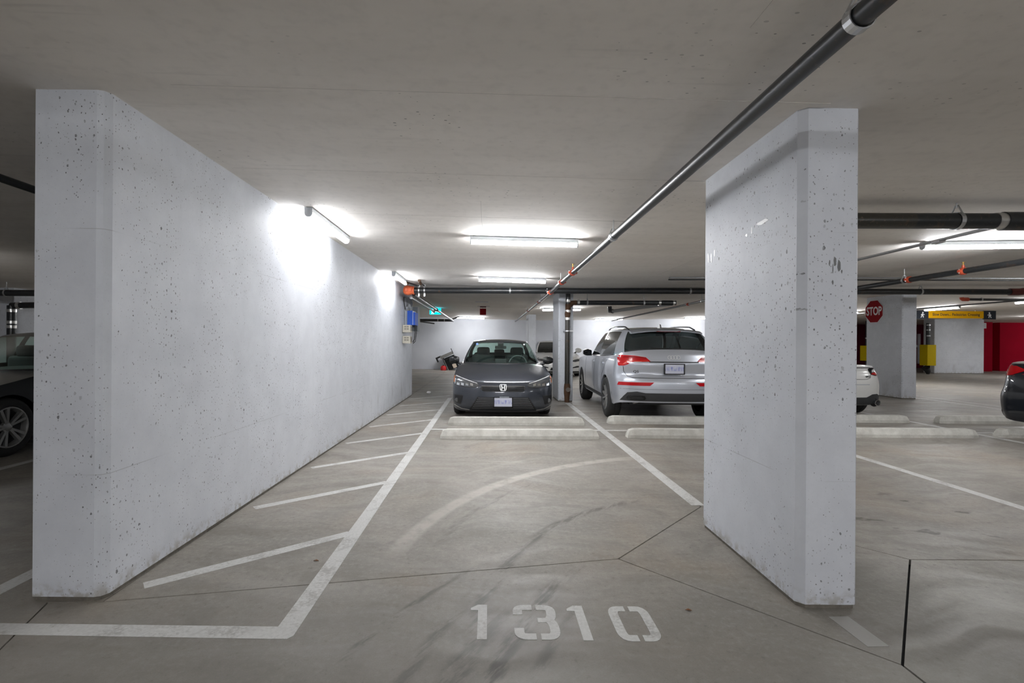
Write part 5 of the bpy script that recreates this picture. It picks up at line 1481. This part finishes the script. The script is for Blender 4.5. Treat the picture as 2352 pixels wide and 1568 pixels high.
c.patch('diffuser', 'dark_grey', [(-.85, .395), (.85, .395), (.80, .47), (.745, .535), (.60, .552), (.47, .530), (-.47, .530), (-.60, .552), (-.745, .535), (-.80, .47)], 'rear', t, .006, .03)
for k, o in enumerate(c.patch('exhaust_trim', 'gloss_black', [(.745, .425), (.76, .45), (.73, .482), (.70, .49), (.52, .49), (.48, .475), (.465, .44), (.48, .42), (.55, .41), (.70, .41)][::-1], 'rear', t, .015, .03, mirror=True)):
    s = 1 if k == 0 else -1
    c.patch('exhaust_mesh', 'black', [(s * a, b) for a, b in [(.51, .428), (.70, .428), (.715, .45), (.69, .472), (.53, .472), (.50, .45)]][::s], 'rear', o, .018, .01)
    c.stroke('exhaust_rim', 'dark_grey', [(s * .50, .486), (s * .71, .486), (s * .738, .455)], .006, 'rear', o, .02)
MB().tube([(.62, 4.45, .36), (.50, 4.4, .375), (.42, 4.35, .39)], .03, 10).build('muffler', 'silver', t, smooth=40)
plate(t, 4.632, .928, 'rear', 'white plate with smeared blue characters')
rg = MB()
for i in range(4):
    cx = (-1.5 + i) * .047
    n = 22
    rg.ribbon([(cx + .030 * math.cos(2 * PI * j / n), 1.115 + .030 * math.sin(2 * PI * j / n)) for j in range(n + 1)], .007, 0, .005)
c.lay('badge', 'badge_bright', rg, 'rear', t, .006)
tx = text_mesh('Q5', .055, .001, .0008)
tx.mapv(lambda a, b, c_: (a * 1.25 - .605, b + .875, .002 + c_))
c.lay('model_badge', 'dark_grey', tx, 'rear', t, .004)
# roof spoiler, high brake light, rails, aerial
sp = MB(); rows = []
for i in range(13):
    x = -.60 + .10 * i; e = abs(x) / .60
    y0, y1_ = 4.02, 4.34 - .10 * e ** 2; zt = c.zroof(x, 4.05) + .004
    rows.append([(x, y0, zt), (x, (y0 + y1_) / 2, zt - .012), (x, y1_, zt - .045), (x, y1_ - .01, zt - .062), (x, y0, zt - .05)])
sp.grid(rows, True); sp.f.append((0, 1, 2, 3, 4)); sp.f.append(tuple(12 * 5 + j for j in range(4, -1, -1)))
o = sp.build('roof_spoiler', 'paint_silver', t, smooth=30)
MB().box(-.20, .20, 4.27, 4.325, c.zroof(0, 4.05) - .066, c.zroof(0, 4.05) - .050).build('brake_light', 'lens_red_dark', o)
for sg in (1, -1):
    pts = [(sg * (.575 + .01 * math.sin(PI * i / 14)), 2.2 + 1.75 * i / 14, c.zroof(.575, 2.2 + 1.75 * i / 14) + .005 + .042 * min(1, math.sin(PI * i / 14) * 2.2)) for i in range(15)]
    MB().tube(pts, .014, 8).build('roof_rail', 'gloss_black', t, smooth=50)
MB().prism([(3.72, 0), (3.90, 0), (3.87, .055), (3.84, .06)], -.012, .012, 'x').mapv(lambda a, b, c_: (a, b, c_ + c.zroof(0, 3.8) - .004)).build('aerial', 'silver', t)
mirrors(t, .80, 1.42, 1.13, 'gloss_black', .78)
MB().tube([(-.02, 4.52, 1.255), (.36, 4.51, 1.275)], .008, 6).build('rear_wiper', 'black', t)
for sg, fc in ((1, 'right'), (-1, 'left')):
    c.stroke('belt_trim', 'chrome', [(1.62, 1.075), (2.6, 1.10), (3.6, 1.135), (3.92, 1.15)], .012, fc, t, .012)
    for yy in (2.45, 3.45):
        c.patch('door_handle', 'paint_silver', [(yy - .11, .965), (yy + .09, .965), (yy + .09, .995), (yy - .11, .995)], fc, t, .028, .03)
    c.stroke('shut_line', 'dark_grey', [(2.60, .40), (2.60, .75), (2.66, 1.05)], .006, fc, t, .002)
    c.stroke('shut_line', 'dark_grey', [(1.50, .40), (1.48, .75), (1.50, 1.03)], .006, fc, t, .002)
    c.stroke('shut_line', 'dark_grey', [(3.30, .44), (3.40, .75), (3.75, 1.05)], .006, fc, t, .002)
    c.patch('sill_trim', 'dark_grey', [(1.32, .32), (3.28, .32), (3.28, .39), (1.32, .39)], fc, t, .004, .02)
c.patch('front_intake', 'black', [(-.40, .45), (.40, .45), (.45, .75), (.35, .84), (-.35, .84), (-.45, .75)], 'front', t, .004, .02)
c.patch('headlight', 'lens_clear', [(.48, .80), (.50, .88), (.84, .93), (.86, .84)], 'front', t, .006, .02, mirror=True)

# ---------------------------------------------------------------- white coupe, tail to the camera
COUPE = scaled(CIVIC, .985, 4.27 / 4.67, .92)
COUPE['R'] = [(.18, 4.16), (.30, 4.22), (.46, 4.25), (.62, 4.27), (.78, 4.24), (.88, 4.20), (.94, 4.22), (1.0, 4.20)]
COUPE['zc'] = [(0, .60), (.1, .66), (.5, .76), (1.1, .85), (1.5, .89), (3.2, .955), (3.7, .965), (4.1, .985), (4.27, .985)]
COUPE['ze'] = [(0, .58), (.2, .66), (.5, .73), (1.3, .83), (2.2, .87), (3.2, .91), (3.8, .925), (4.27, .955)]
COUPE['wheels'] = (.86, 3.43); COUPE['yR'] = 3.86; COUPE['zr'] = .24
c, t = assemble('coupe_car', 'white sports coupe rear corner beside the foreground pillar', COUPE, 'paint_white', ('glass_dark', 'glass_dark', 'glass_dark'), (6.44, 8.92 + 4.27, 0), PI, WM_CIVIC)
for k, o in enumerate(c.patch('tail_light', 'gloss_black', [(.845, .79), (.855, .90), (.80, .925), (.56, .925), (.52, .90), (.56, .80), (.68, .775)], 'rear', t, .006, .02, mirror=True)):
    s = 1 if k == 0 else -1
    c.patch('red_lens', 'lens_red', [(s * a, b) for a, b in [(.57, .805), (.68, .79), (.835, .80), (.843, .895), (.80, .912), (.76, .905), (.77, .845), (.60, .83)]][::s], 'rear', o, .012, .01)
    c.patch('white_lens', 'lamp_white', [(s * a, b) for a, b in [(.60, .84), (.755, .852), (.75, .895), (.62, .885)]][::s], 'rear', o, .012, .01)
c.patch('diffuser', 'dark_grey', [(-.83, .245), (.83, .245), (.84, .30), (.80, .40), (.70, .445), (.58, .44), (.46, .385), (-.46, .385), (-.58, .44), (-.70, .445), (-.80, .40), (-.84, .30)], 'rear', t, .008, .02)
for sg in (1, -1):
    o = MB().lathe([(.040, -.03), (.048, .0), (.052, .05), (.046, .052), (.036, .03), (.036, -.03)], (sg * .64, 4.20, .29), 'y', 20).build('exhaust_tip', 'chrome', t, smooth=40)
    MB().lathe([(0, .01), (.037, .01)], (sg * .64, 4.20, .29), 'y', 20).build('exhaust_bore', 'black', o)
    h = c.hit(sg * .64, .29, 'rear')[0]
    MB().lathe([(0, .0), (.075, .0), (.078, .012), (.06, .014)], (sg * .64, h.y + .004, .29), 'y', 20).build('exhaust_well', 'black', t)
c.stroke('deck_lip', 'gloss_black', [(-.56, .925), (.56, .925)], .012, 'rear', t, .004)
c.stroke('shut_line', 'dark_grey', [(.56, .80), (.53, .74), (.45, .715), (-.45, .715), (-.53, .74), (-.56, .80)], .007, 'rear', t, .002)
c.stroke('bumper_line', 'grey_box', [(-.50, .62), (.50, .62)], .012, 'rear', t, .002)
tx = text_mesh('BRZ', .05, .001, .001); tx.mapv(lambda a, b, c_: (a * 1.2 + .485, b + .765, .002 + c_)); c.lay('model_badge', 'dark_grey', tx, 'rear', t, .004)
mirrors(t, .82, 1.42, .93, 'paint_white', .9)

# ---------------------------------------------------------------- navy sedan at the right edge
NAVY = scaled(CIVIC, 1.02, 4.8 / 4.67, 1.03)
NAVY['R'] = [(.2, 4.66), (.34, 4.76), (.56, 4.80), (.66, 4.76), (.78, 4.72), (1.0, 4.70), (1.10, 4.66)]
NAVY['W'] = [(.10, .84), (.22, .89), (.36, .918), (.62, .920), (.70, .905), (.84, .885), (.97, .85), (1.12, .79)]
NAVY['zc'] = [(y * 4.8 / 4.67, z * 1.03 + (.03 if y > 3.5 else 0)) for y, z in CIVIC['zc']]
NAVY['ze'] = [(y * 4.8 / 4.67, z * 1.03 + (.06 if y > 3.9 else 0)) for y, z in CIVIC['ze']]
c, t = assemble('sedan_car', 'dark navy car tail with red lamp at the right edge of the frame', NAVY, 'paint_navy', ('glass_dark', 'glass_dark', 'glass_dark'), (8.80, 7.88 - 4.8, 0), 0, WM_CIVIC)
for k, o in enumerate(c.patch('tail_light', 'lens_red', [(.86, .90), (.868, .99), (.80, 1.05), (.70, 1.055), (.50, .955), (.45, .895)], 'rear', t, .008, .02, mirror=True)):
    s = 1 if k == 0 else -1
    c.patch('white_lens', 'lamp_white', [(s * a, b) for a, b in [(.815, .935), (.86, .93), (.862, .985), (.82, .99)]][::s], 'rear', o, .012, .01)
for fc in ('left', 'right'):
    c.patch('tail_light', 'lens_red', [(4.20, .985), (4.42, .90), (4.60, .885), (4.62, .95), (4.55, 1.03), (4.38, 1.045)], fc, t, .008, .02)
    c.patch('white_lens', 'lamp_white', [(4.52, .935), (4.60, .925), (4.61, .965), (4.54, .985)], fc, t, .012, .01)
    c.stroke('belt_trim', 'chrome', [(1.9, .955), (3.2, 1.0), (4.0, 1.04)], .012, fc, t, .01)
c.stroke('bumper_line', 'black', [(-.88, .66), (.88, .66)], .01, 'rear', t, .002)
c.patch('diffuser', 'black', [(-.80, .26), (.80, .26), (.84, .36), (-.84, .36)], 'rear', t, .006, .02)
mirrors(t, .86, 1.55, 1.0, 'paint_navy', .95)

# ---------------------------------------------------------------- white sedan at the back wall, nose to the camera
WH = scaled(CIVIC, 1.01, 4.62 / 4.67, 1.01)
c, t = assemble('sedan_car', 'white car parked at the back wall behind the middle pillar', WH, 'paint_white', ('glass_dark', 'glass_dark', 'glass_dark'), (2.80, 19.25, 0), 0, WM_CIVIC)
for k, o in enumerate(c.patch('headlight', 'lens_clear', [(.45, .60), (.47, .645), (.70, .70), (.85, .74), (.875, .70), (.84, .63), (.60, .585)], 'front', t, .006, .02, mirror=True)):
    s = 1 if k == 0 else -1
    for xa in (.60, .74):
        h = c.hit(s * xa, .645, 'front')[0]
        MB().lathe([(0, -.012), (.03, -.012), (.038, -.006), (.038, .02)], tuple(h), 'y', 14).build('projector_lens', 'dark_grey', o, smooth=40)
for sg in (1, -1):
    c.patch('kidney_grille', 'black', [(sg * a, b) for a, b in [(.03, .50), (.26, .51), (.32, .56), (.28, .62), (.05, .625)]][::sg], 'front', t, .006, .02)
c.patch('lower_intake', 'black', [(-.40, .25), (.40, .25), (.36, .36), (-.36, .36)], 'front', t, .004, .02)
for sg in (1, -1): c.patch('side_intake', 'black', [(sg * a, b) for a, b in [(.46, .34), (.84, .38), (.84, .43), (.66, .43), (.46, .37)]][::sg], 'front', t, .005, .02)
c.patch('chin_lip', 'black', [(-.80, .16), (.80, .16), (.76, .22), (-.76, .22)], 'front', t, .004, .02)
mirrors(t, .86, 1.5, 1.02, 'paint_white', 1.0)

# ---------------------------------------------------------------- black car beyond the left wall, nose to the camera
ACU = scaled(CIVIC, 1.03, 1.03, 1.03)
ACU['wr'] = .335; ACU['arch'] = .37
c, t = assemble('sedan_car', 'black car with silver five spoke wheel beyond the left wall', ACU, 'paint_black', ('glass_clear', 'glass_clear', 'glass_clear'), (-6.40, 4.72, 0), 0, WM_ACURA)
c.patch('headlight', 'lens_clear', hl, 'front', t, .006, .02, mirror=True)
c.patch('upper_grille', 'black', [(-.40, .555), (-.33, .497), (.33, .497), (.40, .555), (.365, .590), (-.365, .590)], 'front', t, 0.003, 0.02)
c.patch('lower_grille', 'dark_grey', [(-.58, .185), (.58, .185), (.44, .405), (-.44, .405)], 'front', t, 0.003, 0.02)
mirrors(t, .87, 1.52, 1.0, 'paint_black', .95)
for fc in ('right', 'left'):
    c.stroke('sill_trim', 'silver', [(1.42, .30), (3.2, .30)], .012, fc, t, .006)
for x in (-.37, .37):
    o = soft_box('front_seat', 'seat', x - .25, x + .25, 2.42, 2.60, .72, 1.10, t, .06)
    soft_box('headrest', 'seat', x - .14, x + .14, 2.44, 2.56, 1.08, 1.255, o, .05)
